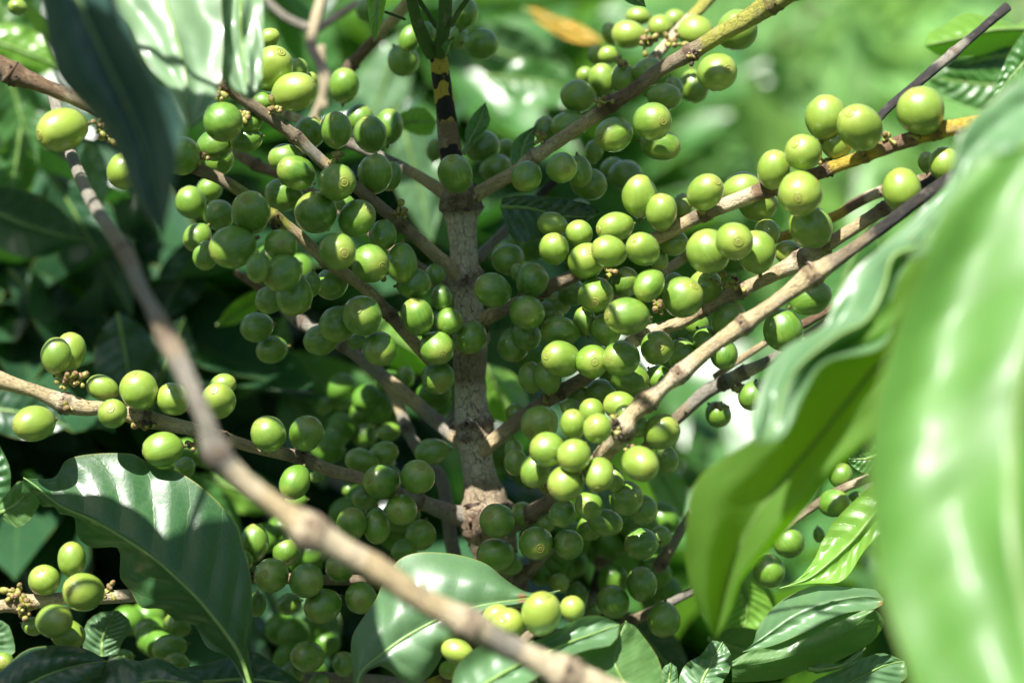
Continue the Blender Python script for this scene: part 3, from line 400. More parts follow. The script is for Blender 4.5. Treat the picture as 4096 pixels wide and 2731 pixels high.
BERRY = """
ul A 430 905 183 153 292 945 -3 L
ul A 870 1190 128 136 - - -2 L
lb A 1265 1085 140 140 - - -1.9 S
pt A 1555 850 125 140 1640 945 -2.4 H
pt A 1500 1010 130 118 - - -.6 L
pt A 1530 1115 105 105 - - 1 L
pt A 1715 975 113 92 - - -1 S
pt A 1730 850 95 85 - - -1.2 L
pt A 1835 710 80 70 - - 0 L
ft A 1330 1410 118 110 - - 3.4 L
ft A 1460 1320 92 88 - - 5 L
ft A 1525 1500 110 112 - - 3 S
lb A 1750 1480 138 142 1730 1400 -2.6 S
ul A 120 50 68 62 - - 5 L
pr B 125 265 90 70 - - 1.5 L
pr B 155 478 145 148 215 390 0 L
pr B 310 640 165 138 455 605 -.6 L
pr B 340 480 70 75 - - 3 S
pr B 425 560 50 60 - - 3.5 L
tm B 655 595 108 125 - - 4.5 L
tm B 600 905 113 129 600 790 0 S
tm B 410 928 112 112 - - 1.2 H
tm B 765 830 105 98 - - 5 L
tm B 837 935 118 130 808 822 2.4 H
tm B 970 882 103 127 - - 4 H
lc B 245 1100 122 98 - - 1 L
lc B 320 1205 146 121 222 1160 -.6 H
lc B 605 1270 138 130 665 1275 -1.4 L
tm B 870 1210 123 140 880 1095 1.2 S
tm B 980 1230 82 120 - - 2.8 S
lc B 232 1358 133 118 100 1340 .6 H
lc B 455 1480 150 138 385 1388 -.8 S
lc B 745 1520 140 128 838 1462 -.6 H
ts B 820 70 85 85 - - 10 S
ts B 1068 425 113 110 - - 6 S
ts B 1112 275 78 98 - - 4.5 H
ts B 1232 230 62 78 - - 5.5 S
ts B 1488 92 103 115 - - 4.5 S
ts B 1612 310 123 113 - - 4.2 S
ts B 1455 262 75 85 - - 6.5 S
tj B 1430 1212 123 130 1408 1120 1 S
tj B 1622 1022 125 118 - - 5 S
tj B 1712 1172 112 100 - - 4.6 S
tj B 1290 1042 62 85 - - 6 S
tj B 1790 1035 62 70 - - 7 S
lc B 660 1420 75 66 - - 4 S
tt C 962 115 97 68 - - 8 L
tt C 895 240 122 102 - - 6 L
tt C 1118 188 88 90 - - 6.6 L
tt C 1220 138 82 76 - - 7.6 L
tt C 1365 222 127 115 - - 5.6 L
tt C 770 235 62 78 - - 8 S
tt C 672 385 62 68 - - 7.4 S
tt C 758 385 78 66 - - 6.4 H
td C 1652 210 148 143 - - 1.8 L
td C 1512 505 144 134 1583 497 -1.6 L
td C 1045 500 118 105 - - 3.2 S
td C 865 555 98 118 - - 3.6 S
td C 715 562 100 124 - - 4.6 L
td C 595 525 66 66 - - 6 L
td C 545 670 128 114 - - 4 H
td C 1148 675 122 100 - - 2.6 S
td C 1210 625 72 90 - - 4 S
td C 1352 605 105 118 - - 6 S
tl C 1060 847 141 132 1130 850 -1.4 L
tl C 792 937 133 126 708 965 -.4 S
tl C 1122 1012 143 115 - - .6 S
tl C 478 880 128 108 - - 3.6 S
tl C 315 905 82 98 - - 4.6 S
tl C 186 1230 107 112 135 1300 .4 S
tl C 430 1170 112 110 460 1190 0 S
tl C 555 1198 90 115 - - 2 S
tl C 622 1283 128 112 - - 3 S
tl C 875 1222 122 112 - - 6 S
tl C 785 1175 80 85 - - 6.6 S
tl C 655 1055 65 95 - - 5 S
rm C 972 1366 125 154 965 1222 .2 L
rm C 1125 1475 113 132 1130 1350 -.2 L
rm C 1270 1442 75 98 - - 1.6 L
rt C 1430 1340 123 122 1492 1280 -1.6 L
rt C 1688 1322 142 130 - - .4 L
rt C 1800 1415 140 132 - - 1.2 L
tj C 35 1025 58 60 - - 8 S
tj C 30 1145 62 75 - - 7 S
tl C 560 1445 70 60 - - 7 S
rb D 530 815 148 160 560 660 -2 L
rb D 605 985 118 128 - - -1.6 L
rb D 765 890 156 167 695 805 -3.6 L
rb D 1190 768 166 172 - - -3.4 H
rb D 372 1062 130 132 300 1005 -2.6 L
rb D 165 1180 117 140 170 1050 -1.6 L
rb D 350 1350 160 160 315 1385 -3.2 L
rb D 1057 1320 142 156 - - -3.4 L
rb D 1355 1145 115 125 - - -2.8 L
rb D 1228 1130 60 76 - - -.8 S
rb D 423 1580 148 158 - - -1.6 H
ml E 391 908 108 130 - - -.9 L
ml E 490 880 114 138 - - .2 L
ml E 712 1132 125 90 - - .4 L
ml E 968 1150 135 142 930 1030 -.8 L
ml E 1205 1210 110 120 1120 1130 -.6 L
ml E 235 1382 145 131 130 1400 -2 L
ml E 785 1312 104 106 785 1275 -1.4 L
ml E 1130 1562 144 126 990 1580 -.4 H
ml E 1550 1115 100 82 - - 1 L
ml E 1522 1222 122 138 1510 1150 -.8 L
mm E 1868 1452 129 122 1795 1372 .2 L
lb E 1375 90 108 100 - - 1.6 L
lb E 1432 215 92 105 - - .8 S
lb E 1620 155 167 152 1460 215 -3 H
lb E 1795 300 82 122 - - -4.3 L
lb F 215 140 116 117 235 135 -2.9 S
lb F 225 333 146 128 130 380 -3.4 S
lb F 308 490 132 149 - - -1.8 S
lb F 428 415 70 98 - - -.4 S
ld F 130 525 98 98 - - .6 S
ld F 565 410 118 112 - - 1.8 S
lb F 610 185 136 133 665 200 -2.8 L
lb F 837 270 137 138 932 293 -1.4 H
cl F 1058 265 114 140 - - .4 S
cl F 1145 408 122 110 - - .8 S
cl F 1288 352 72 82 - - 2.2 S
cl F 1335 505 76 92 - - 1.4 H
cl F 1165 636 120 136 1135 520 .2 H
cl F 1385 672 103 98 - - 1.2 H
cl F 1532 785 115 123 - - 1.8 S
cl F 1302 858 122 127 1345 900 .6 L
cl F 1310 1060 121 108 1350 1112 1.6 S
fk F 782 632 143 143 755 590 -1.4 S
fk F 608 692 131 126 - - 0 S
fk F 492 802 125 110 - - 1.6 S
fk F 905 863 113 133 900 912 -.6 S
fk F 745 812 72 56 - - 1.6 S
ld F 45 712 119 110 - - 2.8 S
ld F 150 868 112 100 - - 3.6 S
cl F 925 72 102 108 - - .4 H
rj F 1690 455 142 120 1595 415 .4 S
bg F 1078 1065 70 82 - - 8 H
rj F 1802 240 112 118 - - 3.4 S
rj F 1862 328 50 64 - - 1.8 S
rj G 225 382 118 112 310 300 1.2 S
rj G 188 610 130 122 180 605 0 H
rj G 90 840 118 115 - - 2.4 S
rj G 182 770 110 108 - - 1.6 S
mm F 392 1450 122 124 440 1370 .8 S
bg F 782 1310 92 108 - - 10 H
bg F 640 1215 68 80 - - 13 S
bg F 510 1262 66 62 - - 13 S
bg F 845 1185 90 68 - - 12 S
bg F 615 1448 96 100 - - 9 H
bg F 795 1465 88 90 - - 9.5 S
bg F 965 1440 90 66 - - 7.5 S
mt F 1262 1578 122 98 - - 3.4 S
mt F 930 1590 110 90 - - 4.2 S
bt F 1850 1315 72 68 - - 4 S
rm G 375 165 108 110 370 75 -.4 L
rm G 365 -5 110 88 - - 1 L
rm G 550 58 97 92 520 -18 .2 L
rm G 800 15 150 112 668 35 -.3 L
rm G 757 183 130 113 640 160 -1.8 L
rm G 995 168 117 114 938 115 -2.2 L
rm G 602 250 137 123 612 192 -.8 L
rm G 1105 240 68 82 - - 1.6 L
rt G 1205 120 108 95 - - 1.2 S
rk G 668 485 122 132 655 540 -.6 H
rk G 872 400 100 105 900 325 .8 S
rk G 1038 420 107 135 985 508 -2.2 H
rk G 1212 400 72 70 - - 2.2 S
rk G 1274 502 146 145 1352 420 -1.2 L
rk G 1432 428 122 122 - - .4 L
rk G 884 636 161 136 738 628 -2.6 L
rk G 592 668 80 122 - - .6 S
rk G 738 728 106 115 - - .2 H
rl G 418 742 138 113 - - .4 H
rl G 425 932 133 130 338 908 -.8 L
rl G 642 950 116 125 655 950 -1 L
rl G 842 930 138 126 758 930 -1.4 H
rl G 1095 856 124 120 1105 845 -.8 H
rl G 1270 900 112 112 - - 1.2 S
rl G 215 1060 87 117 - - 2 S
rl G 333 1055 98 122 - - 1.4 S
rl G 898 1065 148 118 - - .4 S
rl G 1110 1065 92 92 - - 1.2 S
rd G 1450 815 112 105 - - .8 S
rd G 1560 900 98 110 - - .2 S
rd G 1592 650 150 106 1710 575 .2 S
rt G 1450 182 159 160 1360 50 -1.4 H
rt G 1633 112 137 134 1648 118 -3 L
rt G 1785 185 140 152 - - -1.6 H
fb G 277 1382 133 134 200 1440 -0.7 S
fb G 640 1300 98 92 - - -1.5 L
fb G 837 1258 122 104 - - -1.9 L
fb G 875 1320 82 85 - - -2.5 L
fb G 510 1388 96 110 505 1300 -3.1 L
fb G 680 1415 107 106 640 1388 -3.9 L
fb G 1127 1440 132 122 1222 1380 -2.5 L
fb G 965 1405 78 80 - - -2.3 H
fu G 495 1275 72 66 - - 1.4 S
bt G 118 1310 82 72 - - 3.6 S
rd G 1755 1192 96 102 - - .8 L
rd G 1524 1318 92 94 - - 4.2 S
bt G 95 1570 65 85 - - 3 S
rt H 118 50 94 92 - - .4 S
rt H 268 192 98 90 - - .4 L
rd H 425 508 165 120 578 460 -.8 H
rd H 232 733 142 150 - - -.4 S
bl I 484 733 100 122 - - -1.2 L
bl I 298 875 108 107 280 800 -1.4 L
bl I 562 955 136 130 493 935 -2.4 L
bl I 365 1150 150 118 478 1140 -2.8 H
bl I 458 1240 122 105 - - -1.4 S
bl I 222 1185 75 65 - - -.8 S
bm I 1715 620 102 128 - - 2.2 H
bm I 1645 745 62 95 - - 1.6 L
bb I 1142 1335 120 100 - - 3 H
bb I 1190 1435 102 80 1130 1420 2.2 S
bb I 815 1405 108 68 - - 3.6 L
bb I 20 1430 78 75 35 1420 1.6 L
bb I 1190 1180 95 90 - - 7 S
bb I 995 1215 88 95 - - 7 S
ml I 1240 120 78 75 - - 3 S
mm J 302 217 105 122 262 308 .2 L
mt J 887 212 127 120 815 185 .6 S
mt J 1130 180 120 118 1155 105 .4 S
mt J 752 75 128 92 - - 3.4 S
mt J 1022 403 108 110 1000 405 .6 S
mt J 780 318 98 88 - - 3.6 S
bg J 665 268 48 48 - - 7 L
mt J 685 498 106 128 690 402 .8 S
mt J 852 512 96 128 - - 1.2 H
mt J 1148 572 106 106 - - 3.6 S
mt J 1040 672 90 78 - - 3.4 S
bt J 1666 475 122 122 1605 430 .6 S
bt J 1652 708 128 118 - - 1.2 S
bm J 240 688 98 92 - - 2.6 H
bm J 145 842 118 120 108 825 .2 L
bm J 382 878 119 121 435 885 0 H
bm J 605 788 108 98 575 780 1.2 S
bm J 748 995 116 108 755 1010 .8 S
bm J 490 1050 132 118 395 1095 .6 H
bm J 262 1035 84 76 - - 4 L
bb J 385 1388 122 108 315 1360 1.6 S
bb J 632 1438 86 82 - - 3.2 S
bb J 280 1500 95 85 - - 3 S
bb J 465 1560 85 55 - - 2.2 H
bc J 1602 1440 102 122 1635 1350 -4.2 L
bc J 1395 1355 115 88 - - -3.2 L
bc J 1345 1480 75 65 - - -1.6 L
bc J 1740 1172 128 105 1705 1130 -4.0 L
bc J 1660 1115 95 80 - - -3.2 L
bm J 45 1040 65 105 - - 3 S
fb K 105 82 82 92 - - 0.9 S
bt J 445 178 62 40 - - 4.6 L
mt J 305 345 85 60 - - 4.8 S
fb K 238 134 107 125 - - -2.1 L
fb K 318 -5 118 123 205 -60 -3.3 L
fb K 497 38 108 118 430 110 -4.1 L
fb K 443 223 130 121 348 275 -3.7 L
fb K 668 165 103 122 655 260 -3.9 L
fb K 775 202 66 98 - - -1.7 S
fb K 945 92 130 120 1010 130 -4.7 L
fb K 1118 62 90 100 - - -0.1 S
fu K 850 322 118 118 950 320 -1.4 S
fu K 962 402 100 104 - - -0.2 S
fu K 600 372 101 98 555 360 -1.6 S
fu K 420 425 98 92 - - -1.0 S
fu K 715 488 118 92 - - 0.8 S
bt K 242 625 112 122 268 655 .4 H
bt K 315 500 58 58 - - 2.6 L
fu K 458 635 105 108 460 620 0.6 S
fu K 950 632 112 118 - - 1.4 S
br K 955 900 108 120 - - 3 S
br K 762 1020 112 118 - - 3 S
br K 1105 1145 114 120 - - 3 S
bc K 400 893 70 68 - - 5.0 L
bc K 280 1098 136 154 305 965 -4.6 L
bc K 488 1065 90 86 450 990 -3.6 L
fu K 1078 580 78 75 - - 3.4 S
br K 520 960 68 80 - - 7 S
rr L 612 170 90 88 - - 3 L
rr L 565 355 110 98 625 350 2.6 L
rr L 262 620 108 110 - - 3.4 H
rr L 125 810 120 112 - - 2.6 H
rr L 465 570 42 60 - - 4.4 S
rr L 140 600 52 55 - - 4.6 S
rr L 715 315 48 42 - - 3.8 L
br K 640 1080 52 50 - - 6 S
rk G 505 470 100 98 - - 3.2 S
rk G 400 545 96 92 - - 3.6 S
rk G 965 700 100 95 - - 2.4 S
rl G 705 1165 108 98 - - 2.6 S
rl G 1000 1170 100 95 - - 3 S
fu K 610 520 92 88 - - 3.2 S
rd G 1365 690 92 92 - - 2.4 S
rj G 350 620 98 96 - - 3.4 S
bt K 150 430 84 86 - - 3.4 S
bt K 60 760 90 95 - - 3 S
rl G 560 1160 100 96 - - 3.2 S
"""
CROP = {}
for i_, ch in enumerate("ABCDEFGHIJKL"):
    c_, r_ = i_ % 4, i_ // 4; s_ = ((1096 if c_ == 3 else 1100) / (1909 if c_ == 3 else 1916)) if r_ < 2 else ((1096 / 1846) if c_ == 3 else 1100 / 1853)
    CROP[ch] = (c_ * 1000, r_ * 900, s_)
berries = []
for ln in BERRY.strip().splitlines():
    a = ln.split(); x0, y0, s_ = CROP[a[1]]; f = lambda v, o: o + float(v) * s_
    x, y, rx, ry = f(a[2], x0), f(a[3], y0), float(a[4]) * s_, float(a[5]) * s_
    nv = None if a[6] == '-' else ((f(a[6], x0) - x) / rx, (f(a[7], y0) - y) / ry)
    berries.append(dict(k=a[0], x=x, y=y, rx=rx, ry=ry, n=nv, d=float(a[8]), l=a[9]))
def cherry_mesh(seed):
    me = bpy.data.meshes.new("coffee_cherry"); N, K = 40, 28; vs = []; fs = []; s0 = Vector((seed * 7.3, 0, 0))
    for i in range(K + 1):
        th = math.pi * i / K; z = math.cos(th); r = math.sin(th)
        z2 = z * (1 - .05 * math.exp(-(th / .42) ** 2)); r2 = r
        if z < 0: r2 = r * (1 - .06 * (-z) ** 2.2); z2 = z * (1 + .04 * (-z) ** 4)
        for k in range(N):
            an = 2 * math.pi * k / N; dv = Vector((math.cos(an) * r, math.sin(an) * r, z))
            w_ = 1 + .038 * noise.noise(dv * 1.1 + s0) + .012 * noise.noise(dv * 3 + s0)
            seam = 1 - .014 * math.exp(-(math.sin(an) / .10) ** 2) * r
            vs.append((math.cos(an) * r2 * w_ * seam, math.sin(an) * r2 * w_ * .955 * seam, z2 * w_))
            if i in (0, K): break
    top, bot = 0, len(vs) - 1; idx = lambda i, k: 1 + (i - 1) * N + k % N
    for k in range(N):
        fs.append((top, idx(1, k), idx(1, k + 1))); fs.append((bot, idx(K - 1, k + 1), idx(K - 1, k)))
        for i in range(1, K - 1): fs.append((idx(i, k), idx(i + 1, k), idx(i + 1, k + 1), idx(i, k + 1)))
    me.from_pydata(vs, [], fs); me.polygons.foreach_set("use_smooth", [True] * len(fs)); me.materials.append(M["cherry"]); return me
def scar_mesh(seed, q=1.0):
    rnd = random.Random(seed); pr = [(0, -.030), (.022, -.026), (.04, .006), (.07, .014), (.12, .010), (.15, -.014), (.19, -.008), (.235, .010), (.262, .010), (.29, .003), (.315, -.028)]
    me = bpy.data.meshes.new("blossom_scar"); N = 30; vs = [(0, 0, .985 - .03)]; fs = []
    for r, h in pr[1:]:
        for k in range(N):
            an = 2 * math.pi * k / N; r1 = r * q * (1 + .07 * noise.noise(Vector((math.cos(an), math.sin(an), seed * 3.0))))
            zs = math.sqrt(max(0, 1 - r1 * r1)) * (1 - .05 * math.exp(-(math.asin(min(1, r1)) / .42) ** 2))
            vs.append((math.cos(an) * r1, math.sin(an) * r1 * .96, zs + h * .85 + .014 + .004 * noise.noise(Vector((math.cos(an) * 2, math.sin(an) * 2, r * 20)))))
    for k in range(N): fs.append((0, 1 + k, 1 + (k + 1) % N))
    for j in range(len(pr) - 2):
        for k in range(N): fs.append((1 + j * N + k, 1 + (j + 1) * N + k, 1 + (j + 1) * N + (k + 1) % N, 1 + j * N + (k + 1) % N))
    me.from_pydata(vs, [], fs); me.polygons.foreach_set("use_smooth", [True] * len(fs)); me.materials.append(M["scar"]); return me
def stalk_mesh():
    me = bpy.data.meshes.new("stalk"); N = 10; vs = []; fs = []; pr = [(.22, -.95), (.15, -1.02), (.10, -1.08), (.10, -1.18), (.04, -1.22)]
    for r, z in pr:
        for k in range(N): vs.append((math.cos(k * .6283) * r, math.sin(k * .6283) * r, z))
    for j in range(len(pr) - 1):
        for k in range(N): fs.append((j * N + k, j * N + (k + 1) % N, j * N + N + (k + 1) % N, j * N + N + k))
    me.from_pydata(vs, [], fs); me.polygons.foreach_set("use_smooth", [True] * len(fs)); me.materials.append(M["stalk"]); return me
protos = []
for s_ in range(5):
    o = bpy.data.objects.new("coffee_cherry", cherry_mesh(s_)); a = bpy.data.objects.new("blossom_scar", scar_mesh(s_, (.86, .74, .95, .8, .9)[s_])); b = bpy.data.objects.new("stalk", stalk_mesh() if s_ == 0 else protos[0][2].data)
    a.parent = o; b.parent = o; protos.append((o, a, b))
ORD = ["", "second ", "third ", "fourth ", "fifth ", "sixth ", "seventh ", "eighth ", "ninth ", "tenth ", "eleventh ", "twelfth ", "thirteenth ", "fourteenth ", "fifteenth ", "sixteenth ", "seventeenth "]
for k in CLUST:                                      # who is who in its bunch, counted along the picture
    g = sorted([b for b in berries if b['k'] == k], key=lambda b: b['x']); n = len(g)
    for i, b in enumerate(g):
        if n == 1: b['o'] = ""
        elif i < (n + 1) // 2: b['o'] = (ORD[i] + "from the left" if i else "leftmost")
        else: b['o'] = (ORD[n - 1 - i] + "from the right" if n - 1 - i else "rightmost")
RIPE = dict(tt=.5, bc=.75, rb=.45, rt=.3, rm=.3, pr=.5, ul=.55, fb=.3, ml=.3, bl=.35, td=.25, tl=.1, rk=.1, rl=.1)
rnd = random.Random(8)
for i, b in enumerate(berries):
    src = protos[i % 5]; first = i < 5
    k = pxm(b['d']); rx, ry = b['rx'] * k, b['ry'] * k
    if b['n']:
        u, v = b['n']; m_ = math.hypot(u, v)
        if m_ > .985: u, v = u / m_ * .985, v / m_ * .985
        s2 = u * u + v * v; ax = CR * u - CU * v + CB * math.sqrt(1 - s2)
        a_ = math.sqrt(rx * ry); c_ = a_
        if s2 > .25:
            al = abs(u) > abs(v); mj, mn = (rx, ry) if al else (ry, rx); a_ = mn; c_ = math.sqrt(max(.8, (mj / mn) ** 2 - (1 - s2))) / math.sqrt(s2) * mn if mj > mn else mn
            c_ = min(max(c_, a_ * .9), a_ * 1.25)
            if c_ == a_ * .9: a_ = math.sqrt(rx * ry)
        else: c_ = a_ * 1.08
    else:
        c3 = P(b['x'], b['y'], b['d']); nb = min(AXES, key=lambda q_: (q_ - c3).length_squared); dv = c3 - nb; dx, dy = dv.dot(CR), dv.dot(CU)
        if rx > ry * 1.08: dx, dy = (1 if dx > 0 else -1), dy / max(.001, abs(dx) + abs(dy)) * .35
        elif ry > rx * 1.08: dx, dy = dx / max(.001, abs(dx) + abs(dy)) * .35, (1 if dy > 0 else -1)
        m_ = max(1e-6, math.hypot(dx, dy)); mj, mn = max(rx, ry), min(rx, ry)
        ax = (CR * (dx / m_) + CU * (dy / m_) + CB * rnd.uniform(-.15, .22)).normalized(); a_ = mn; s2 = 1 - ax.dot(CB) ** 2
        c_ = min(1.3, max(1.0, math.sqrt(max(.8, (mj / mn) ** 2 - (1 - s2))) / math.sqrt(s2))) * mn; a_ = mn if mj / mn > 1.04 else math.sqrt(mj * mn)
    q = ax.to_track_quat('Z', 'Y'); roll = Matrix.Rotation(rnd.uniform(0, 6.28), 3, 'Z')
    rot = (q.to_matrix() @ roll).to_euler()
    if first: o, parts = src[0], src[1:]; kids = parts
    else:
        o = src[0].copy(); kids = [c.copy() for c in src[1:]]
        for c in kids: c.parent = o
    col.objects.link(o)
    for c in kids: col.objects.link(c)
    o.location = P(b['x'], b['y'], b['d']); o.rotation_euler = rot; o.scale = (a_, a_, c_)
    o.color = (max(0, min(1, RIPE.get(b['k'], 0) + rnd.uniform(-.12, .12) + (.12 if b['l'] == 'L' else 0))), 0, 0, 1)  # cherries marked sunlit get a yellower skin, light put into the colour
    lb_ = {'L': "sunlit", 'H': "half shaded", 'S': "shaded"}[b['l']] + " green cherry" + (", " + b['o'] if b['o'] else "") + (" " if b['o'] else ", ") + CLUST[b['k']]
    if len(lb_.split()) > 16: lb_ = lb_.replace("half shaded green", "half shaded").replace(" on the left", " left")
    if len(lb_.split()) <= 12 and b['n'] and math.hypot(*b['n']) < .8: lb_ = lb_.replace(" cherry", " cherry showing its round scar")
    tag(o, lb_, "coffee cherry", "green coffee cherries on the shrub")
    b['ob'] = o.name

def deep_cherries():                      # beyond the three hundred largest: the small dim ones deep in the shrub, as one object
    rnd = random.Random(77); src = cherry_mesh(9); vv = [v.co.copy() for v in src.vertices]; ff = [tuple(f.vertices) for f in src.polygons]; vs, fs = [], []
    for x, y, r, n in [(870, 1150, 90, 9), (1250, 1240, 80, 8), (1350, 1300, 80, 8), (1400, 880, 70, 6), (1490, 1190, 60, 5), (830, 960, 110, 7), (660, 1250, 80, 6), (1500, 1330, 70, 5), (690, 1510, 80, 7), (330, 1450, 60, 5), (1570, 800, 60, 5), (640, 610, 60, 5), (1230, 780, 70, 6), (1180, 1080, 50, 4), (1040, 1350, 60, 5), (980, 880, 50, 4), (1260, 560, 60, 5), (440, 1060, 60, 4), (1640, 590, 50, 3)]:
        for _ in range(n):
            a = rnd.uniform(0, 6.28); q = r * math.sqrt(rnd.random()); d = rnd.uniform(5.5, 11); c = V(x + q * math.cos(a), y + q * math.sin(a), d); s = rnd.uniform(.0058, .0072)
            rot = Vector((rnd.gauss(0, 1), rnd.gauss(0, 1), rnd.gauss(0, 1))).to_track_quat('Z', 'Y').to_matrix(); i0 = len(vs)
            vs += [c + rot @ Vector((v.x * s, v.y * s, v.z * s * 1.1)) for v in vv]; fs += [tuple(k + i0 for k in f) for f in ff]
    m = plain_mat("cherry_skin_deep", (.075, .20, .018), (.12, .25, .03), 120, .35, .0001); tag(obj("coffee_cherries", vs, fs, m), kind="stuff")
deep_cherries()
# ------------------------------------------------------------------ leaves that read as single leaves (overview pixels)
def cI(*pts): return [((x * CROP['I'][2] + 0) / 1.7415, (y * CROP['I'][2] + 1800) / 1.7415) for x, y in pts]
def cv(ch, *pts):
    x0, y0, s_ = CROP[ch]; return [((q[0] * s_ + x0) / 1.7415, (q[1] * s_ + y0) / 1.7415, *q[2:]) for q in pts]
def part_leaf(*a, **k):
    lab = k.pop("label", None); o = leaf("leaf", *a, parent=shrub, **k)
    if lab: o["label"] = lab
    return o
# big shaded leaf, bottom left
part_leaf(cv('I', (1690, 1700), (1640, 1568), (1540, 1390), (1400, 1330), (1310, 1180), (1180, 1150), (1100, 1070), (950, 1060), (890, 960), (810, 860), (810, 760), (790, 655), (620, 655), (520, 580), (500, 450), (400, 430), (370, 380), (280, 380), (240, 290), (150, 310), (157, 185)),
     cv('I', (1715, 1700), (1680, 1568), (1600, 1350), (1400, 1080), (1250, 920), (1050, 740), (860, 610), (640, 480), (400, 370), (240, 240), (157, 185)),
     cv('I', (1740, 1700), (1700, 1500), (1670, 1330), (1700, 1180), (1700, 1000), (1680, 800), (1620, 600), (1600, 520), (1500, 380), (1350, 240), (1170, 130), (1080, 130), (960, 60), (900, 25), (700, 20), (520, 40), (430, 80), (380, 180), (280, 195), (157, 185)),
     M["leaf"], d=(-2.6, -1.2), de=(1.4, 1.6), bow=.3, quilt=.0030, seed=3, rip=.001, label="large dark leaf with sunlit patches at the bottom left", nu=110, nv=14)
# bottom centre leaf
part_leaf(cv('J', (700, 1640), (690, 1500), (680, 1380), (690, 1250), (760, 1130), (850, 1000), (900, 880), (1000, 740), (1130, 690), (1300, 690), (1450, 715), (1600, 770), (1720, 870), (1853, 950), (1960, 960), (2090, 945)),
     cv('J', (715, 1640), (750, 1500), (860, 1400), (1000, 1290), (1130, 1210), (1270, 1140), (1400, 1090), (1500, 1060), (1650, 1030), (1853, 1000), (2090, 945)),
     cv('J', (730, 1640), (760, 1530), (800, 1480), (870, 1450), (950, 1490), (1030, 1560), (1100, 1580), (1200, 1530), (1270, 1430), (1290, 1390), (1400, 1330), (1470, 1270), (1500, 1200), (1560, 1110), (1750, 1070), (1950, 1040), (2090, 945)),
     M["leafpale"], d=(-3.4, -2.4), de=(1.2, .2), bow=-.3, quilt=.0012, seed=5, rip=.0006, flip=False, label="curved mid green leaf at the bottom centre behind the blurred branch", nu=90, nv=12)
# wide leaf under the blurred branch, and its folded neighbour
part_leaf(cv('K', (-330, 1700), (-310, 1500), (-230, 1380), (-100, 1300), (60, 1240), (170, 1290), (330, 1250), (450, 1175), (580, 1115), (720, 1125), (805, 1175)),
     cv('K', (-200, 1700), (-130, 1600), (60, 1480), (250, 1390), (450, 1300), (620, 1240), (740, 1195), (805, 1175)),
     cv('K', (-60, 1720), (60, 1640), (200, 1560), (320, 1480), (420, 1410), (500, 1372), (620, 1335), (740, 1315), (790, 1260), (805, 1175)),
     M["leafpale"], d=(-6, -3.4), de=(0, -1.2), bow=.4, quilt=.0016, seed=8, label="pale glossy leaf at the bottom, crossed by the blurred branch")
part_leaf(cv('K', (800, 1720), (650, 1640), (560, 1520), (520, 1440), (505, 1375), (640, 1330), (720, 1325), (770, 1290), (800, 1190), (850, 1150)),
     cv('K', (950, 1720), (860, 1600), (800, 1500), (770, 1420), (780, 1340), (820, 1230), (850, 1150)),
     cv('K', (1100, 1720), (1105, 1600), (1080, 1440), (1030, 1340), (970, 1260), (910, 1185), (850, 1150)),
     M["leafback"], d=(-4.6, -3.4), de=(-.6, .8), quilt=.001, seed=9, flip=True, label="folded leaf with an orange brown blotch at the bottom")
# bottom right: glossy upper face and dark underside of a folded leaf
part_leaf(cv('L', (-60, 1360), (20, 1300), (60, 1180), (200, 1020), (400, 920), (520, 910), (700, 925), (850, 940), (900, 1000)),
     cv('L', (-60, 1360), (100, 1250), (300, 1110), (500, 1030), (680, 990), (800, 980), (900, 1000)),
     cv('L', (-60, 1360), (150, 1315), (350, 1232), (600, 1110), (740, 1080), (840, 1068), (890, 1040), (900, 1000)),
     M["leafpale"], d=(-1.5, -1), de=(2.0, -.6), bow=.3, quilt=.0010, seed=12, rib=False, label="glossy leaf with white glare at the lower right")
part_leaf(cv('L', (-120, 1420), (0, 1352), (150, 1317), (350, 1234), (600, 1112), (740, 1082), (842, 1072)),
     cv('L', (-120, 1460), (100, 1430), (350, 1360), (560, 1270), (720, 1180), (842, 1072)),
     cv('L', (-120, 1560), (0, 1560), (200, 1540), (400, 1470), (560, 1430), (760, 1330), (850, 1260), (905, 1160), (880, 1110), (842, 1072)),
     M["leafback"], d=(-2, -1.6), de=(.2, 1.4), quilt=.0005, seed=13, flip=True, rib=False, label="dark underside of a leaf at the lower right")
part_leaf(cv('L', (300, 1700), (420, 1560), (600, 1480), (760, 1400), (900, 1365), (1040, 1420)), cv('L', (420, 1720), (560, 1620), (760, 1520), (900, 1450), (1040, 1420)), cv('L', (600, 1760), (760, 1680), (950, 1600), (1060, 1520), (1040, 1420)),
     M["leafpale"], d=(-1, 0), quilt=.0016, seed=14, label="pale leaf at the bottom right corner edge")
part_leaf(cv('L', (390, 1470), (480, 1430), (600, 1440), (700, 1370), (780, 1330)), cv('L', (390, 1470), (450, 1480), (620, 1450), (720, 1390), (780, 1330)), cv('L', (390, 1470), (440, 1505), (620, 1465), (730, 1420), (780, 1330)), M["leafpale"], d=(-1.4, -1), quilt=0, seed=15, nu=30, nv=4)
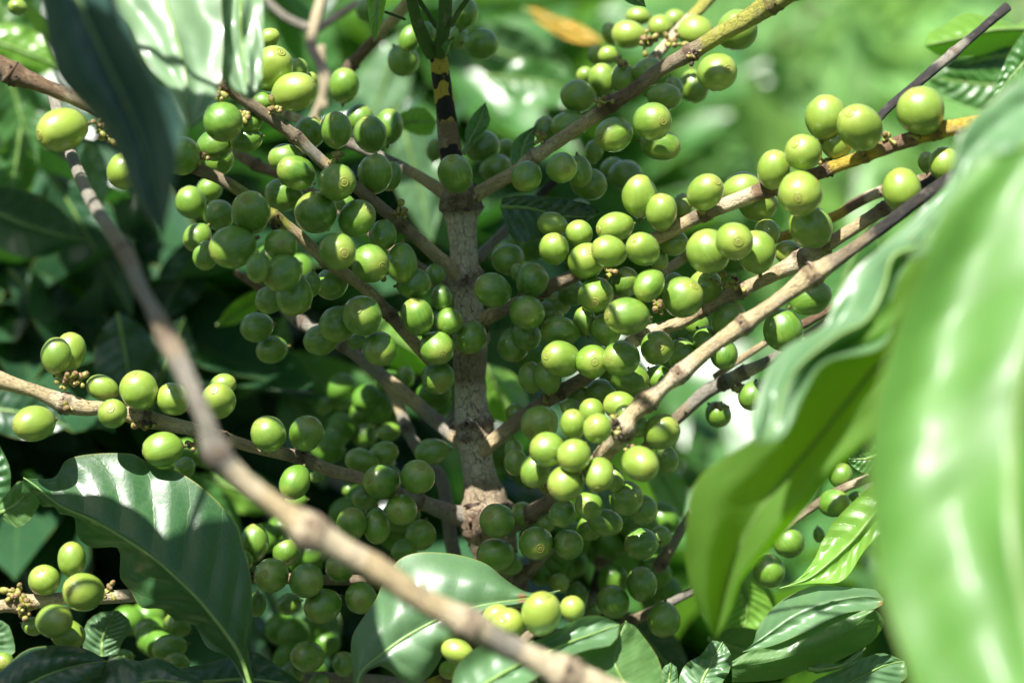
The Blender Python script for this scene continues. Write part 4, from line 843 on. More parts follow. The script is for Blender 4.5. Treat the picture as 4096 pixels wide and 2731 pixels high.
# bright young leaf
part_leaf(cv('L', (1000, 250), (900, 230), (820, 240), (700, 340), (600, 440), (545, 500), (520, 560), (480, 620), (440, 720), (370, 820), (290, 890), (200, 930)),
     cv('L', (1000, 300), (850, 420), (700, 600), (520, 770), (380, 870), (200, 930)),
     cv('L', (1000, 380), (880, 560), (800, 640), (740, 720), (680, 820), (600, 890), (450, 895), (330, 905), (200, 930)),
     M["leafyoung"], d=(.4, .2), de=(.5, -.4), bow=.2, quilt=.0007, seed=16, rip=.0004, label="bright young yellow green leaf at the lower right", nv=12)
part_leaf(cv('L', (860, -60), (740, -20), (660, 40), (620, 10)), cv('L', (900, 20), (780, 60), (700, 60), (620, 10)), cv('L', (900, 150), (840, 165), (770, 158), (690, 110), (620, 10)), M["leafback"], d=(.5, .5), quilt=.0008, seed=17, nu=30, nv=6)
# leaves behind the lower right
part_leaf(cv('K', (1500, 920), (1500, 1050), (1520, 1180), (1600, 1270)), cv('K', (1620, 860), (1660, 1000), (1660, 1150), (1600, 1270)), cv('K', (1720, 850), (1800, 980), (1850, 1100), (1800, 1220), (1600, 1270)), M["leafyoung"], d=(6, 6), quilt=.001, seed=18, label="green leaf with raised veins behind the wavy leaf tip")
part_leaf(cv('K', (1200, 1640), (1210, 1520), (1260, 1430), (1350, 1380), (1430, 1280), (1500, 1290)), cv('K', (1350, 1680), (1360, 1560), (1420, 1440), (1500, 1290)), cv('K', (1540, 1700), (1480, 1600), (1540, 1500), (1560, 1380), (1500, 1290)), M["leafpale"], d=(-.5, .5), quilt=.0012, seed=19, rip=.003, label="small crinkled leaf at the bottom")
part_leaf(cv('K', (1090, 1640), (1080, 1500), (1110, 1450), (1150, 1430)), cv('K', (1140, 1640), (1140, 1540), (1150, 1430)), cv('K', (1200, 1640), (1200, 1520), (1190, 1460), (1150, 1430)), M["leafpale"], d=(0, 0), quilt=.001, seed=20, nu=24, nv=5)
# bottom left leaves
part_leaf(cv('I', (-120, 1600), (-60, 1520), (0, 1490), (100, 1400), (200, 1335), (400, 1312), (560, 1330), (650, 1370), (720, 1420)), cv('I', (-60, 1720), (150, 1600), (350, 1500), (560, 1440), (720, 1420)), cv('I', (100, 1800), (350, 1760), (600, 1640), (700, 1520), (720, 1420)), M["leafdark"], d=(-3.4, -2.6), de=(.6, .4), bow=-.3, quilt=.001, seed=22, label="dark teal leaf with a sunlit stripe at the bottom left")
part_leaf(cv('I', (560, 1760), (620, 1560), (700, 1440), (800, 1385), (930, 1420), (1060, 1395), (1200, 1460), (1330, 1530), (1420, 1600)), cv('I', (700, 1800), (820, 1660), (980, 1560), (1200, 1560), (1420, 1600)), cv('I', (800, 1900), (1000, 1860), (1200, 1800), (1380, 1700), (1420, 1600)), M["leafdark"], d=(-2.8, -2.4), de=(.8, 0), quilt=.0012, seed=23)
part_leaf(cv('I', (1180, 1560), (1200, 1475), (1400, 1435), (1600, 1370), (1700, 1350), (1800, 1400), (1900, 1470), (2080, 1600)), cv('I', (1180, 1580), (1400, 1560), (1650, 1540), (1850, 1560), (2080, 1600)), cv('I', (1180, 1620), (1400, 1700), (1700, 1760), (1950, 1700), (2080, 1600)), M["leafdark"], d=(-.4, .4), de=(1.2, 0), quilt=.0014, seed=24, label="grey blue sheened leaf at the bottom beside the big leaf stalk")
part_leaf(cv('I', (560, 1380), (560, 1250), (590, 1150), (680, 1090), (800, 1080)), cv('I', (690, 1390), (690, 1280), (730, 1180), (800, 1080)), cv('I', (790, 1370), (830, 1280), (890, 1210), (870, 1140), (800, 1080)), M["leafpale"], d=(3, 3), quilt=.002, seed=25, label="small sheened leaf behind the stubby lower left branch")
part_leaf(cv('I', (-200, 560), (-60, 480), (40, 380), (70, 240), (60, 100), (-20, -60)), cv('I', (-260, 420), (-150, 300), (-80, 150), (-20, -60)), cv('I', (-400, 300), (-300, 100), (-200, 0), (-20, -60)), M["leaf"], d=(3, 3), quilt=.0016, seed=26, label="leaf cut by the left edge of the photo")
part_leaf(cv('I', (30, 470), (110, 520), (200, 470), (280, 330), (270, 250), (200, 200)), cv('I', (0, 420), (90, 380), (170, 300), (200, 200)), cv('I', (-20, 360), (40, 300), (120, 210), (200, 200)), M["leafback"], d=(2.4, 2), quilt=.001, seed=27, flip=True, nu=30)
part_leaf(cv('I', (-80, 1500), (0, 1420), (100, 1360), (60, 1180), (-20, 1140)), cv('I', (-140, 1400), (-60, 1300), (-20, 1140)), cv('I', (-240, 1400), (-160, 1220), (-20, 1140)), M["leafpale"], d=(2, 2), quilt=.001, seed=28, nu=40)
# small leaves around the stem
part_leaf(cv('B', (770, -260), (800, -60), (812, 0), (830, 150), (845, 230), (865, 297)), cv('B', (890, -260), (885, 0), (880, 150), (865, 297)), cv('B', (1000, -260), (965, -60), (950, 0), (920, 150), (895, 240), (865, 297)), M["leafyoung"], d=(-.8, -1), de=(.3, .5), quilt=.0006, seed=30, label="narrow pointed green leaf tip hanging at the top", nv=10)
part_leaf(cv('B', (1470, 1080), (1500, 1000), (1500, 900), (1560, 790), (1640, 715)), cv('B', (1480, 1080), (1540, 960), (1600, 850), (1640, 715)), cv('B', (1490, 1080), (1560, 980), (1640, 910), (1675, 830), (1640, 715)), M["leafback"], d=(3.4, 4), quilt=.0006, seed=31, label="small upright green leaf right of the blotched stem")
part_leaf(cv('B', (1000, 860), (1040, 800), (1120, 755), (1220, 760), (1300, 850)), cv('B', (1000, 860), (1100, 850), (1200, 850), (1300, 850)), cv('B', (1000, 860), (1060, 900), (1180, 945), (1270, 935), (1300, 850)), M["leafyoung"], d=(8, 8), quilt=.001, seed=32, label="blurred pale green leaf left of the blotched stem")
part_leaf(cv('C', (100, 1210), (75, 1120), (85, 1000), (150, 930), (260, 870)), cv('C', (130, 1200), (150, 1100), (180, 980), (260, 870)), cv('C', (170, 1190), (230, 1100), (240, 1000), (245, 930), (260, 870)), M["leafback"], d=(3, 4), quilt=.001, seed=33)
part_leaf(cv('C', (20, 1380), (200, 1360), (400, 1375), (520, 1400), (640, 1430), (700, 1480)), cv('C', (0, 1440), (200, 1450), (400, 1500), (600, 1510), (700, 1480)), cv('C', (60, 1620), (120, 1690), (190, 1690), (350, 1640), (560, 1560), (700, 1480)), M["leafdark"], d=(2.4, 3), quilt=.0022, seed=34, rip=.002, label="dark leaf with bright torn patches right of the trunk fork", nv=12)
part_leaf(cv('B', (1370, 385), (1330, 330), (1360, 290), (1420, 258)), cv('B', (1375, 390), (1385, 330), (1420, 258)), cv('B', (1380, 395), (1410, 340), (1420, 258)), M["leafback"], d=(1.4, 1.2), quilt=0, seed=35, nu=20, nv=4)
part_leaf(cv('C', (840, -60), (860, 0), (940, 40), (1015, 48)), cv('C', (900, -80), (940, -10), (1015, 48)), cv('C', (960, -80), (1000, -20), (1015, 48)), M["leafback"], d=(1, 1), quilt=0, seed=36, nu=20, nv=4)
# top right leaves
part_leaf(cv('D', (1960, 120), (1850, 170), (1700, 130), (1500, 95), (1400, 150), (1330, 195), (1240, 230), (1215, 320)), cv('D', (1960, 200), (1700, 210), (1450, 270), (1215, 320)), cv('D', (1960, 330), (1780, 330), (1600, 390), (1400, 400), (1300, 380), (1215, 320)), M["leafyoung"], d=(9, 8), de=(1, 1), quilt=.0008, seed=38, label="yellow green translucent leaf in the top right corner")
part_leaf(cv('D', (1980, 260), (1800, 260), (1560, 400), (1380, 420), (1300, 460)), cv('D', (1980, 360), (1700, 400), (1450, 450), (1300, 460)), cv('D', (1980, 460), (1700, 480), (1450, 490), (1300, 460)), M["leafdark"], d=(10, 10), quilt=.0005, seed=39)
part_leaf(cv('D', (1990, 420), (1750, 470), (1560, 480), (1400, 460), (1250, 540)), cv('D', (1990, 620), (1750, 600), (1500, 580), (1250, 540)), cv('D', (1990, 900), (1700, 800), (1450, 720), (1300, 640), (1250, 540)), M["leafback"], d=(12, 12), quilt=.002, seed=40)
part_leaf(cv('D', (1990, 120), (1860, 290), (1800, 380), (1760, 480), (1700, 620), (1700, 725)), cv('D', (1990, 300), (1900, 450), (1790, 570), (1700, 725)), cv('D', (1990, 480), (1900, 600), (1800, 660), (1700, 725)), M["leafback"], d=(6, 6), de=(0, -1), quilt=.001, seed=41, label="twisted leaf tip near the right edge")
# leaves behind, blurred
def rleaf(x, y, L_, W_, ang, d, m, seed, q=.0008, tilt=0):
    d = d + 6 if x < 1000 or y < 700 else d + 2
    ca, sa = math.cos(R(ang)), math.sin(R(ang)); f = lambda u, v: (x + ca * u * L_ - sa * v * W_, y + sa * u * L_ + ca * v * W_, tilt * u)
    pr = [(-.5, 0), (-.42, .16), (-.25, .40), (0, .5), (.22, .40), (.38, .18), (.5, 0)]
    rn = random.Random(seed); bend = rn.uniform(-.12, .12)
    g = lambda u, v: f(u, v + bend * (1 - 4 * u * u))
    return part_leaf([g(u, -v) for u, v in pr], [g(u, 0) for u, v in pr], [g(u, v) for u, v in pr], M[m], d=(d, d), de=(rn.uniform(-1, 1.5), rn.uniform(-1, 1.5)), quilt=q, seed=seed, rip=.002, nu=40, nv=6)
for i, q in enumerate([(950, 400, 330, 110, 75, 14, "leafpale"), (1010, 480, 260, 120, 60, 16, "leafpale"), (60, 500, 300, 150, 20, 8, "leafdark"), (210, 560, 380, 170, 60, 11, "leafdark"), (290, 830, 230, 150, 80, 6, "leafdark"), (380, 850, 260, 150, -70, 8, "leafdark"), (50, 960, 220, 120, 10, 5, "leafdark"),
   (910, 795, 260, 120, 30, 9, "leafyoung"), (1160, 910, 170, 110, 60, 10, "leafyoung"), (560, 705, 150, 50, -35, 6, "leafyoung"), (760, 870, 300, 120, 20, 14, "leafback"), (700, 1000, 260, 120, 70, 14, "leafback"), (600, 820, 220, 100, 120, 12, "leafback"), (40, 120, 230, 110, 20, 9, "leafyoung"), (30, 60, 200, 90, 60, 12, "leafback"), (50, 280, 260, 120, 75, 13, "leafback"), (30, 400, 220, 100, 100, 10, "leafback"),
   (220, 400, 160, 70, 80, 7, "leafpale"), (1180, 120, 330, 130, 20, 22, "leafpale"), (1240, 200, 260, 110, 10, 20, "leafback"), (700, 90, 300, 120, 60, 24, "leafback"), (880, 200, 260, 120, 110, 22, "leafpale"), (720, 1440, 190, 110, 85, 7, "leafpale"), (640, 1400, 240, 130, 60, 9, "leafdark"), (1400, 1150, 260, 90, 45, 12, "leafback"), (1530, 1120, 160, 80, 60, 11, "leafyoung"), (1440, 1270, 200, 80, 80, 12, "leafback"), (1500, 1500, 260, 110, 50, 8, "leafdark"), (1720, 1500, 200, 110, 20, 3, "leafback"), (1700, 1400, 300, 140, 70, 9, "leafyoung"), (1980, 1040, 160, 90, 60, 3, "leafback"),
   (480, 1190, 260, 110, 60, 8, "leafback"), (560, 1130, 220, 100, 20, 10, "leafyoung"), (120, 700, 260, 120, 40, 13, "leafdark"), (420, 640, 240, 110, 120, 12, "leafdark"), (1950, 640, 300, 140, 110, 12, "leafback"), (1830, 950, 240, 110, 40, 12, "leafback"), (1780, 1080, 220, 100, 100, 14, "leafdark")]):
    rleaf(*q, 60 + i)
# ------------------------------------------------------------------ near leaves and the near branch: things of their own
leaf("leaf", [(60, -120), (95, 0), (110, 90), (135, 180), (190, 240), (240, 300), (278, 370), (305, 450), (338, 500), (372, 540)], [(140, -120), (190, 20), (240, 130), (290, 240), (330, 340), (350, 440), (372, 540)],
     [(240, -120), (268, 0), (300, 60), (330, 135), (372, 190), (405, 225), (425, 285), (410, 350), (400, 430), (385, 500), (372, 540)], M["leafnearback"], d=(-16, -17), de=(1.0, -2.5), bow=-.5, quilt=.0015, seed=101, flip=True,
     label="long dark blue green blurred leaf pointing down at the top left", cat="leaf", group="leaves hanging near the camera")
leaf("leaf", [(200, -160), (255, 0), (300, 60), (340, 150), (400, 215), (437, 300)], [(340, -160), (380, 0), (410, 100), (430, 200), (437, 300)], [(500, -160), (508, 0), (512, 100), (508, 160), (500, 215), (470, 260), (437, 300)], M["leafnearpale"], d=(-7.5, -10.7), de=(-.1, .3), bow=.2, und=.3, quilt=.0004, seed=102,
     label="broad pale glossy leaf with white glare hanging at the top left", cat="leaf", group="leaves hanging near the camera")
leaf("leaf", [(495, -160), (500, 0), (505, 100), (510, 180), (540, 212), (575, 232)], [(550, -160), (552, 0), (556, 100), (566, 180), (575, 232)], [(605, -160), (605, 0), (606, 90), (602, 170), (595, 215), (575, 232)], M["leafnearpale"], d=(-6.4, -8.9), de=(-.2, .2), bow=.1, und=.4, quilt=.0003, rip=.0015, seed=103,
     label="narrow pale leaf with a brown nibbled tip beside the broad glossy one", cat="leaf", group="leaves hanging near the camera")
# wavy leaves on the right
leaf("leaf", [(2330, 180), (2215, 300), (2190, 400), (2130, 470), (2040, 555), (1965, 620), (1915, 690), (1890, 750), (1800, 800), (1755, 870), (1730, 960), (1732, 1020)],
     [(2420, 250), (2300, 400), (2190, 480), (2110, 560), (2050, 590), (2030, 660), (1990, 735), (1925, 770), (1840, 835), (1800, 900), (1780, 980), (1732, 1020)],
     [(2500, 330), (2380, 470), (2280, 520), (2190, 540), (2130, 570), (2070, 640), (2060, 720), (2020, 800), (1900, 830), (1850, 900), (1800, 1000), (1732, 1020)], M["leafpale"], d=(-12, -16), de=(1.6, -.4), bow=.8, und=.6, quilt=.0008, seed=104,
     label="upper pale face of the wavy blurred leaf on the right", cat="leaf", group="leaves hanging near the camera")
leaf("leaf", [(2150, 500), (2105, 570), (2065, 640), (2040, 700), (1985, 745), (1880, 780), (1820, 820), (1770, 900), (1748, 990), (1650, 1060), (1592, 1120), (1575, 1250), (1590, 1360), (1643, 1470)],
     [(2220, 540), (2150, 660), (2090, 760), (2000, 860), (1920, 960), (1820, 1080), (1740, 1180), (1690, 1280), (1660, 1380), (1643, 1470)],
     [(2260, 600), (2200, 720), (2120, 820), (2040, 940), (1990, 1010), (1920, 1080), (1850, 1170), (1770, 1260), (1705, 1330), (1680, 1400), (1643, 1470)], M["leafyoungback"], d=(-15, -10), de=(-.5, -1.5), bow=-.6, und=.5, quilt=.0014, seed=105, flip=True,
     label="long wavy yellow green leaf lit from behind, tapering to a tip at the lower right", cat="leaf", group="leaves hanging near the camera")
leaf("leaf", [(2260, 360), (2170, 480), (2110, 620), (2062, 740), (2015, 900), (1995, 1050), (1998, 1200), (2030, 1380), (2085, 1540), (2120, 1700)],
     [(2500, 300), (2440, 520), (2370, 760), (2330, 1000), (2330, 1250), (2380, 1500), (2420, 1700)], [(2760, 400), (2740, 700), (2700, 1000), (2700, 1300), (2720, 1700)], M["leafnear"], d=(-22, -29.5), de=(.6, 0), bow=.8, und=.4, quilt=.0012, seed=106,
     label="huge very blurred light green leaf filling the right edge", cat="leaf", group="leaves hanging near the camera", nu=90, nv=14)
leaf("leaf", [(2500, 120), (2360, 170), (2270, 240), (2205, 310), (2180, 420), (2120, 520), (2080, 600)], [(2540, 240), (2400, 300), (2300, 380), (2200, 480), (2080, 600)], [(2600, 420), (2450, 440), (2340, 500), (2220, 560), (2080, 600)], M["leafpale"], d=(-17, -20.5), de=(1, 0), bow=.5, und=.7, quilt=.001, seed=107,
     label="blue green blurred leaf at the upper right edge above the huge one", cat="leaf", group="leaves hanging near the camera")
near = tube("branch", [(120, 200, 13, 3.5, 'g'), (140, 290, 13, 1.5, 'g'), (165, 360, 14, -1.5, 'g'), (215, 470, 15, -6.5, 'g'), (288, 580, 19, -13.0, 'd', 'n'), (318, 650, 17, -14.5, 'g'), (345, 700, 17, -15.7, 'g'), (388, 780, 23.9, -16.9, 'd', 'n'), (430, 870, 21.2, -17.5, 'g'), (470, 960, 20.2, -17.8, 'g'), (498, 1040, 28.5, -17.7, 'g', 'n'), (560, 1105, 23.9, -17.5, 'p'), (640, 1165, 24.8, -17.3, 't'),
   (715, 1222, 38.6, -17.1, 'p', 'n'), (790, 1265, 29.4, -16.9, 'p'), (870, 1310, 31.3, -16.6, 't'), (960, 1372, 29.4, -16.3, 't'), (1075, 1432, 34.0, -15.9, 'p', 'n'), (1150, 1475, 28.5, -15.6, 'g'), (1230, 1515, 30.4, -15.3, 'p'), (1300, 1548, 38.6, -15.0, 'p', 'n'), (1420, 1600, 35.0, -14.5, 'p'), (1600, 1680, 35.0, -13.5, 't')], M["bark"], None, .0016, 20, 77, .07)
near.name = "coffee_branch"; tag(near, "bare pale jointed branch, blurred, crossing in front from the upper left to the bottom", "branch")
# ------------------------------------------------------------------ ground, field and shrubs behind
def ground():
    n = 60; vs = []; fs = []
    for i in range(n + 1):
        for j in range(n + 1):
            x = (i / n - .5); y = j / n; X = x * 300 * (abs(x) * 1.6 + .05); Y = -40 + 40 * min(1, y * 5) + max(0, y - .2) ** 2.2 * 300; vs.append(Vector((X, Y, .03 * noise.noise(Vector((X, Y, 0))) + max(0, Y - 4) * .10)))
    for i in range(n):
        for j in range(n): a = i * (n + 1) + j; fs.append((a, a + n + 1, a + n + 2, a + 1))
    m, t, b, nn, L = mat("soil_and_moss"); tc = nn("TexCoord"); O = tc.outputs["Object"]
    c = ramp(t, noi(t, O, 2.2, 5, .6), [(.35, (.030, .024, .014)), (.55, (.03, .05, .016)), (.72, (.06, .12, .03))]); L(c, b.inputs["Base Color"]); b.inputs["Roughness"].default_value = .9
    L(bump(t, noi(t, O, 30, 5, .7), .02, .8), b.inputs["Normal"]); o = obj("ground", vs, fs, m, origin=(0, 0, 0)); tag(o, kind="structure")
ground()
def blade_mesh(rnd, vs, fs, uv, p, h, wd, lean, az):
    i0 = len(vs); d = Vector((math.cos(az), math.sin(az), 0)); s = Vector((-d.y, d.x, 0))
    for j in range(4):
        q = j / 3; c = p + Vector((0, 0, h * (q - .25 * lean * q * q))) + d * (lean * h * q * q); ww = wd * (1 - q ** 2.2) * .5 + .0004
        vs.extend((c - s * ww, c + s * ww)); uv.extend(((q, .1), (q, .9)))
    for j in range(3): a = i0 + 2 * j; fs.append((a, a + 1, a + 3, a + 2))
def grass():
    rnd = random.Random(4); vs, fs, uv = [], [], []
    for _ in range(10000):
        y = 1.5 + 7 * rnd.random() ** 1.4; x = rnd.uniform(-.35, .42) * (y + 1.4); q = noise.noise(Vector((x * 3.1, y * 1.6, 3)))
        if q < .06: continue
        z = .03 * noise.noise(Vector((x, y, 0))) + max(0, y - 4) * .10
        blade_mesh(rnd, vs, fs, uv, Vector((x, y, z)), rnd.uniform(.12, .42) * (1 + q), rnd.uniform(.010, .045), rnd.uniform(.2, 1.4), rnd.gauss(.6, .9))
    o = obj("grass", vs, fs, leaf_mat("grass_blade", (.20, .33, .09), (.22, .35, .10), (.38, .58, .11), .4, .30, .1, .5), None, uvs=uv, smooth=False); tag(o, kind="stuff")
grass()
def leafgeo(rnd, vs, fs, uv, p, L_, W_, rot, nu=7, nv=2):
    i0 = len(vs); curl = rnd.uniform(-.25, .35); fold = rnd.uniform(.0, .5); rp = rnd.uniform(0, .05); ph = rnd.uniform(0, 6)
    for i in range(nu + 1):
        u = i / nu; w_ = W_ * .5 * math.sin(math.pi * u ** .85) ** .8 if 0 < u < 1 else .0005
        for k in range(-nv, nv + 1):
            f = k / nv; z = curl * L_ * u * u - fold * w_ * (1 - abs(f)) + rp * L_ * abs(f) * math.sin(u * 16 + ph + k)
            vs.append(p + rot @ Vector((w_ * f, L_ * u, z))); uv.append((u, .5 + .5 * f))
    w = 2 * nv + 1
    for i in range(nu):
        for k in range(w - 1): fs.append((i0 + i * w + k, i0 + i * w + k + 1, i0 + (i + 1) * w + k + 1, i0 + (i + 1) * w + k))
def back_shrub(label, x, y, d, rx, ry, rd, n, m, seed, L_=(.09, .16), rat=(.34, .46), name="coffee_shrub", grp="neighbouring coffee shrubs behind"):
    """a neighbouring shrub: stems and a crown of many leaves, centred on an overview point"""
    rnd = random.Random(seed); c = V(x, y, d); k = 1.7415 * pxm(d); g = Vector((c.x, c.y, max(0, c.y - 4) * .1)); root = empty(name, g)
    tag(root, label, "shrub", grp); vs, fs, uv = [], [], []
    for _ in range(n):
        while True:
            q = Vector((rnd.uniform(-1, 1), rnd.uniform(-1, 1), rnd.uniform(-1, 1)))
            if .25 < q.length < 1: break
        p = c + Vector((q.x * rx * k, q.y * rd / 100, q.z * ry * k))
        if p.z < .05: continue
        az = math.atan2(q.y, q.x) + rnd.gauss(0, .8) - math.pi / 2
        rot = Matrix.Rotation(az, 3, 'Z') @ Matrix.Rotation(rnd.gauss(-.35, .55), 3, 'X') @ Matrix.Rotation(rnd.gauss(0, .5), 3, 'Y')
        s = rnd.uniform(*L_); leafgeo(rnd, vs, fs, uv, p, s, s * rnd.uniform(*rat), rot)
    obj("crown", vs, fs, M[m], root, uvs=uv)
    sv, sf = [], []
    def stick(a, b, r0, r1):
        t_ = (b - a).normalized(); u_ = t_.orthogonal().normalized(); w_ = t_.cross(u_); i0 = len(sv)
        for q in range(5):
            pp = a.lerp(b, q / 4) + u_ * .012 * noise.noise(a * 9 + Vector((q, 0, 0)))
            r = r0 + (r1 - r0) * q / 4
            for j in range(8): sv.append(pp + (u_ * math.cos(j * .7854) + w_ * math.sin(j * .7854)) * r)
        for q in range(4):
            for j in range(8): j2 = (j + 1) % 8; sf.append((i0 + q * 8 + j, i0 + q * 8 + j2, i0 + q * 8 + 8 + j2, i0 + q * 8 + 8 + j))
    top = c + Vector((0, 0, ry * k * .7)); stick(g, top, .012, .005)
    obj("trunk", list(sv), list(sf), M["bark"], root, tones=[TONE['g']] * len(sv), uvs=[(0, 0)] * len(sv)); sv.clear(); sf.clear()
    for q in range(9):
        a = g.lerp(top, .25 + .08 * q); an = q * 2.4; stick(a, a + Vector((math.cos(an) * rx * k * .8, math.sin(an) * rd / 100 * .8, .06)), .005, .002)
    obj("branches", sv, sf, M["bark"], root, tones=[TONE['g']] * len(sv), uvs=[(0, 0)] * len(sv))
back_shrub("dark shaded shrub filling the left behind the trunk", 150, 620, 34, 560, 430, 13, 420, "leafbgshade", 201)
back_shrub("deeply shaded shrub behind the lower left branches", 430, 1120, 40, 560, 360, 16, 380, "leafbgshade", 202)
back_shrub("blurred shrub low behind the foot of the trunk", 1250, 1500, 46, 620, 330, 18, 330, "leafbg", 203)
back_shrub("sunlit blurred shrub behind the top left twigs", 560, 120, 60, 560, 260, 18, 300, "leafbg", 204)
back_shrub("blurred shrub beyond the lower right leaves", 2000, 1350, 50, 500, 380, 18, 260, "leafbg", 205)
back_shrub("pale blurred shrub behind the trunk and its fork", 1060, 330, 85, 420, 420, 22, 260, "leafbg", 206)
back_shrub("far blurred shrub right of the middle", 1750, 620, 140, 330, 260, 30, 220, "leafbg", 207)
for q in [("pale blurred weed clump behind the end of the top yellow branch", 1750, 60, 130, 330, 240, 30, 130, "weed", 210), ("blurred weed clump between the dead stick and the long branch", 1950, 330, 110, 300, 230, 25, 110, "weed", 211), ("blurred weed clump at the far top right behind the dead stick", 2280, 120, 150, 260, 320, 30, 110, "weed", 212),
          ("tall blurred weeds behind the middle of the top branch", 1530, 420, 170, 330, 260, 30, 130, "weed", 213)]: back_shrub(*q, (.10, .26), (.10, .24), "weed_clump", "blurred weeds in the field behind")
def add_sky_screen():
    rnd = random.Random(31); vs, fs, uv = [], [], []
    for _ in range(5200):                # unseen leaves added behind the camera to close off the low sky
        an = rnd.uniform(math.radians(150), math.radians(390)); r_ = rnd.uniform(1.5, 2.3); p_ = Vector((math.cos(an) * r_, math.sin(an) * r_, rnd.uniform(.2, 1.95 + .25 * math.sin(an * 5))))
        rot = Matrix.Rotation(an + rnd.gauss(math.pi / 2, .9), 3, 'Z') @ Matrix.Rotation(rnd.gauss(-.4, .5), 3, 'X') @ Matrix.Rotation(rnd.gauss(0, .5), 3, 'Y')
        s = rnd.uniform(.12, .2); leafgeo(rnd, vs, fs, uv, p_, s, s * .42, rot, 5, 1)
    tag(obj("unseen_foliage", vs, fs, M["leafback"], uvs=uv), kind="stuff")
add_sky_screen()
def bare_twigs():
    root = tube("dead_twig", [(640, 460, 11, 17, 'g'), (742, 222, 11, 15, 'p'), (738, 150, 13, 15, 'k'), (716, 110, 12, 15, 'k'), (722, 60, 14, 15, 'p'), (742, -10, 13, 15, 'p'), (760, -90, 13, 15, 'p')], M["bark"], None, .002, 12, 91)
    tag(root, "blurred bare grey forked twig standing behind at the top left", "twig")
    for pts in ([(607, -5, 9, 15, 'g'), (655, 40, 10, 15, 'g'), (712, 66, 11, 15, 'g')], [(825, 5, 8, 15, 'k'), (770, 40, 9, 15, 'k'), (722, 72, 10, 15, 'k')], [(738, 105, 10, 15, 'p'), (745, 250, 9, 15, 'p')]): tube("side_twig", pts, M["bark"], root, .002, 10, 92)
bare_twigs()
yl = leaf("leaf", [(1200, 20), (1230, 18), (1280, 40), (1330, 55), (1392, 100)], [(1200, 20), (1270, 50), (1330, 80), (1392, 100)], [(1200, 20), (1240, 55), (1300, 90), (1350, 102), (1392, 100)], M["dead"], d=(26, 26), quilt=.001, seed=108, label="withered orange yellow leaf, blurred, at the top behind the pale twig bunch", cat="leaf")
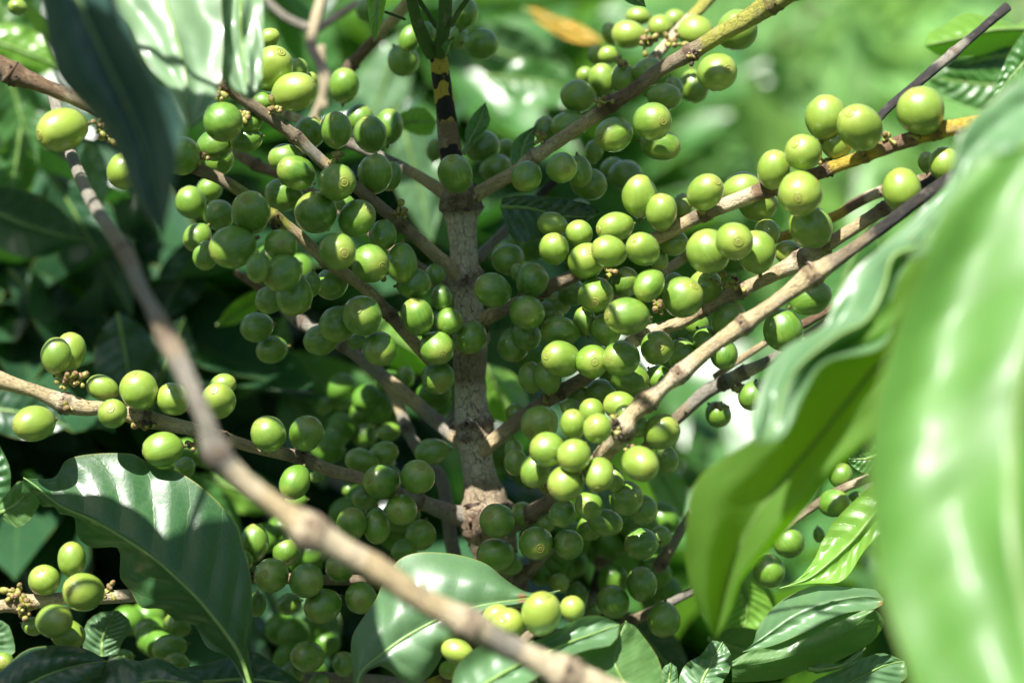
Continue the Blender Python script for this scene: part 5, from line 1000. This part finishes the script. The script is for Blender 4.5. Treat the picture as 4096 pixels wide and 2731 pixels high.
SHADE_LEAVES = [[-0.0729,0.8131,1.1967,0.0081,0.966,0.2584,0.05,0.0214],[-0.0945,0.7489,1.1839,0.9625,-0.0952,0.2541,0.04,0.0184],[-0.0378,0.8712,1.1662,0.9484,-0.235,0.2129,0.05,0.0228],[-0.0903,0.8312,1.1449,0.095,-0.9687,-0.2292,0.03,0.013],[-0.0006,0.8503,1.1778,0.6657,0.6505,0.3656,0.05,0.0184],[-0.0398,0.921,1.1552,-0.9398,-0.1427,-0.3105,0.05,0.0212],[-0.1727,0.6646,1.2273,-0.4167,0.9013,0.118,0.05,0.0174],[-0.1989,0.7104,1.2005,-0.8847,-0.3178,-0.341,0.05,0.0227],[-0.2605,0.9465,1.1464,0.9394,-0.2796,0.1985,0.05,0.0212],[-0.1938,0.7859,1.1447,-0.9253,0.3339,-0.18,0.016,0.007],[-0.0262,0.8422,1.1563,0.9628,-0.0761,0.2592,0.05,0.0202],[-0.0929,0.9313,1.1739,0.0877,-0.9689,-0.2314,0.05,0.0199],[-0.078,0.7859,1.1646,-0.5547,-0.7502,-0.3598,0.022,0.0079],[-0.2426,0.8678,1.1454,-0.2342,-0.9207,-0.312,0.04,0.0182],[-0.2272,0.8043,1.0664,-0.917,0.3606,-0.1705,0.016,0.0069],[-0.161,0.8493,1.149,-0.2335,-0.921,-0.3119,0.016,0.0073],[0.1147,0.8255,1.1277,-0.9199,-0.2195,-0.3251,0.016,0.0056],[-0.1356,0.8946,1.1259,-0.8877,0.4382,-0.1414,0.03,0.0129],[-0.2289,0.7012,1.0991,0.9535,0.0655,0.2941,0.05,0.0179],[-0.2099,0.9459,1.15,-0.6684,0.7438,0.0032,0.05,0.0228],[0.0218,0.7056,1.1611,-0.9094,-0.2522,-0.3307,0.016,0.0063],[-0.0565,0.7938,1.1671,-0.8497,0.5157,-0.1099,0.03,0.0104],[-0.1857,0.7171,1.2137,0.8927,0.298,0.338,0.05,0.0171],[-0.0931,0.8398,1.1841,-0.5488,-0.7548,-0.3593,0.04,0.0153],[-0.1612,0.8123,1.1379,0.756,0.5443,0.3636,0.016,0.0071],[-0.2174,0.7476,1.1179,-0.9154,0.3656,-0.1687,0.022,0.0084],[-0.0719,0.7538,1.1896,-0.7628,0.6447,-0.0505,0.022,0.0096],[0.0152,0.8664,1.1561,0.6582,0.6582,0.3655,0.05,0.0191],[-0.1771,0.8897,1.1525,-0.8428,-0.4068,-0.3524,0.04,0.0175],[-0.0131,0.7553,1.1745,0.796,0.4866,0.36,0.016,0.0067],[-0.1405,0.8539,1.1305,0.9162,0.2314,0.3272,0.016,0.0061]]
# ------------------------------------------------------------------ unseen leaves and twigs added above the frame to dapple the cherries with shade
def add_shade_leaves():
    rnd = random.Random(12); ends = []
    for q in SHADE_LEAVES:
        c = Vector(q[:3]); ax = Vector(q[3:6]).normalized(); L_, W_ = q[6], q[7]
        ax = (ax + SUN * rnd.uniform(-.25, .25)).normalized(); sd = ax.cross(SUN).normalized(); nz = sd.cross(ax)
        rot = Matrix((sd, ax, nz)).transposed(); vs, fs, uv = [], [], []; b = c - ax * L_
        leafgeo(rnd, vs, fs, uv, b, 2 * L_, 2 * W_, rot, 18, 4)
        obj("leaf", vs, fs, M["leafback"], shrub, uvs=uv); ends.append(b)  # added leaf, out of view, set to block the sun
    top = V(1024, -60, 1.2); tree = [top]; rest = ends[:]; k = 0
    while rest:
        a, b = min(((p, q) for p in tree for q in rest), key=lambda t: (t[0] - t[1]).length)
        rest.remove(b); tree.append(b); mid = (a + b) / 2 + Vector((rnd.uniform(-.01, .01), 0, .008))
        sv, sf = [], []; pts = [a, mid, b]
        for i in range(9):
            u = i / 8; p = a * (1 - u) ** 2 + mid * 2 * u * (1 - u) + b * u * u; t_ = (b - a).normalized(); u_ = t_.orthogonal().normalized(); w_ = t_.cross(u_)
            for j in range(8): sv.append(p + (u_ * math.cos(j * .7854) + w_ * math.sin(j * .7854)) * (.0016 - .0006 * u))
        for i in range(8):
            for j in range(8): j2 = (j + 1) % 8; sf.append((i * 8 + j, i * 8 + j2, i * 8 + 8 + j2, i * 8 + 8 + j))
        obj("twig", sv, sf, M["greenstem"], shrub, tones=[TONE['e']] * len(sv), uvs=[(0, 0)] * len(sv))  # added twig joining the unseen shade leaves
add_shade_leaves()
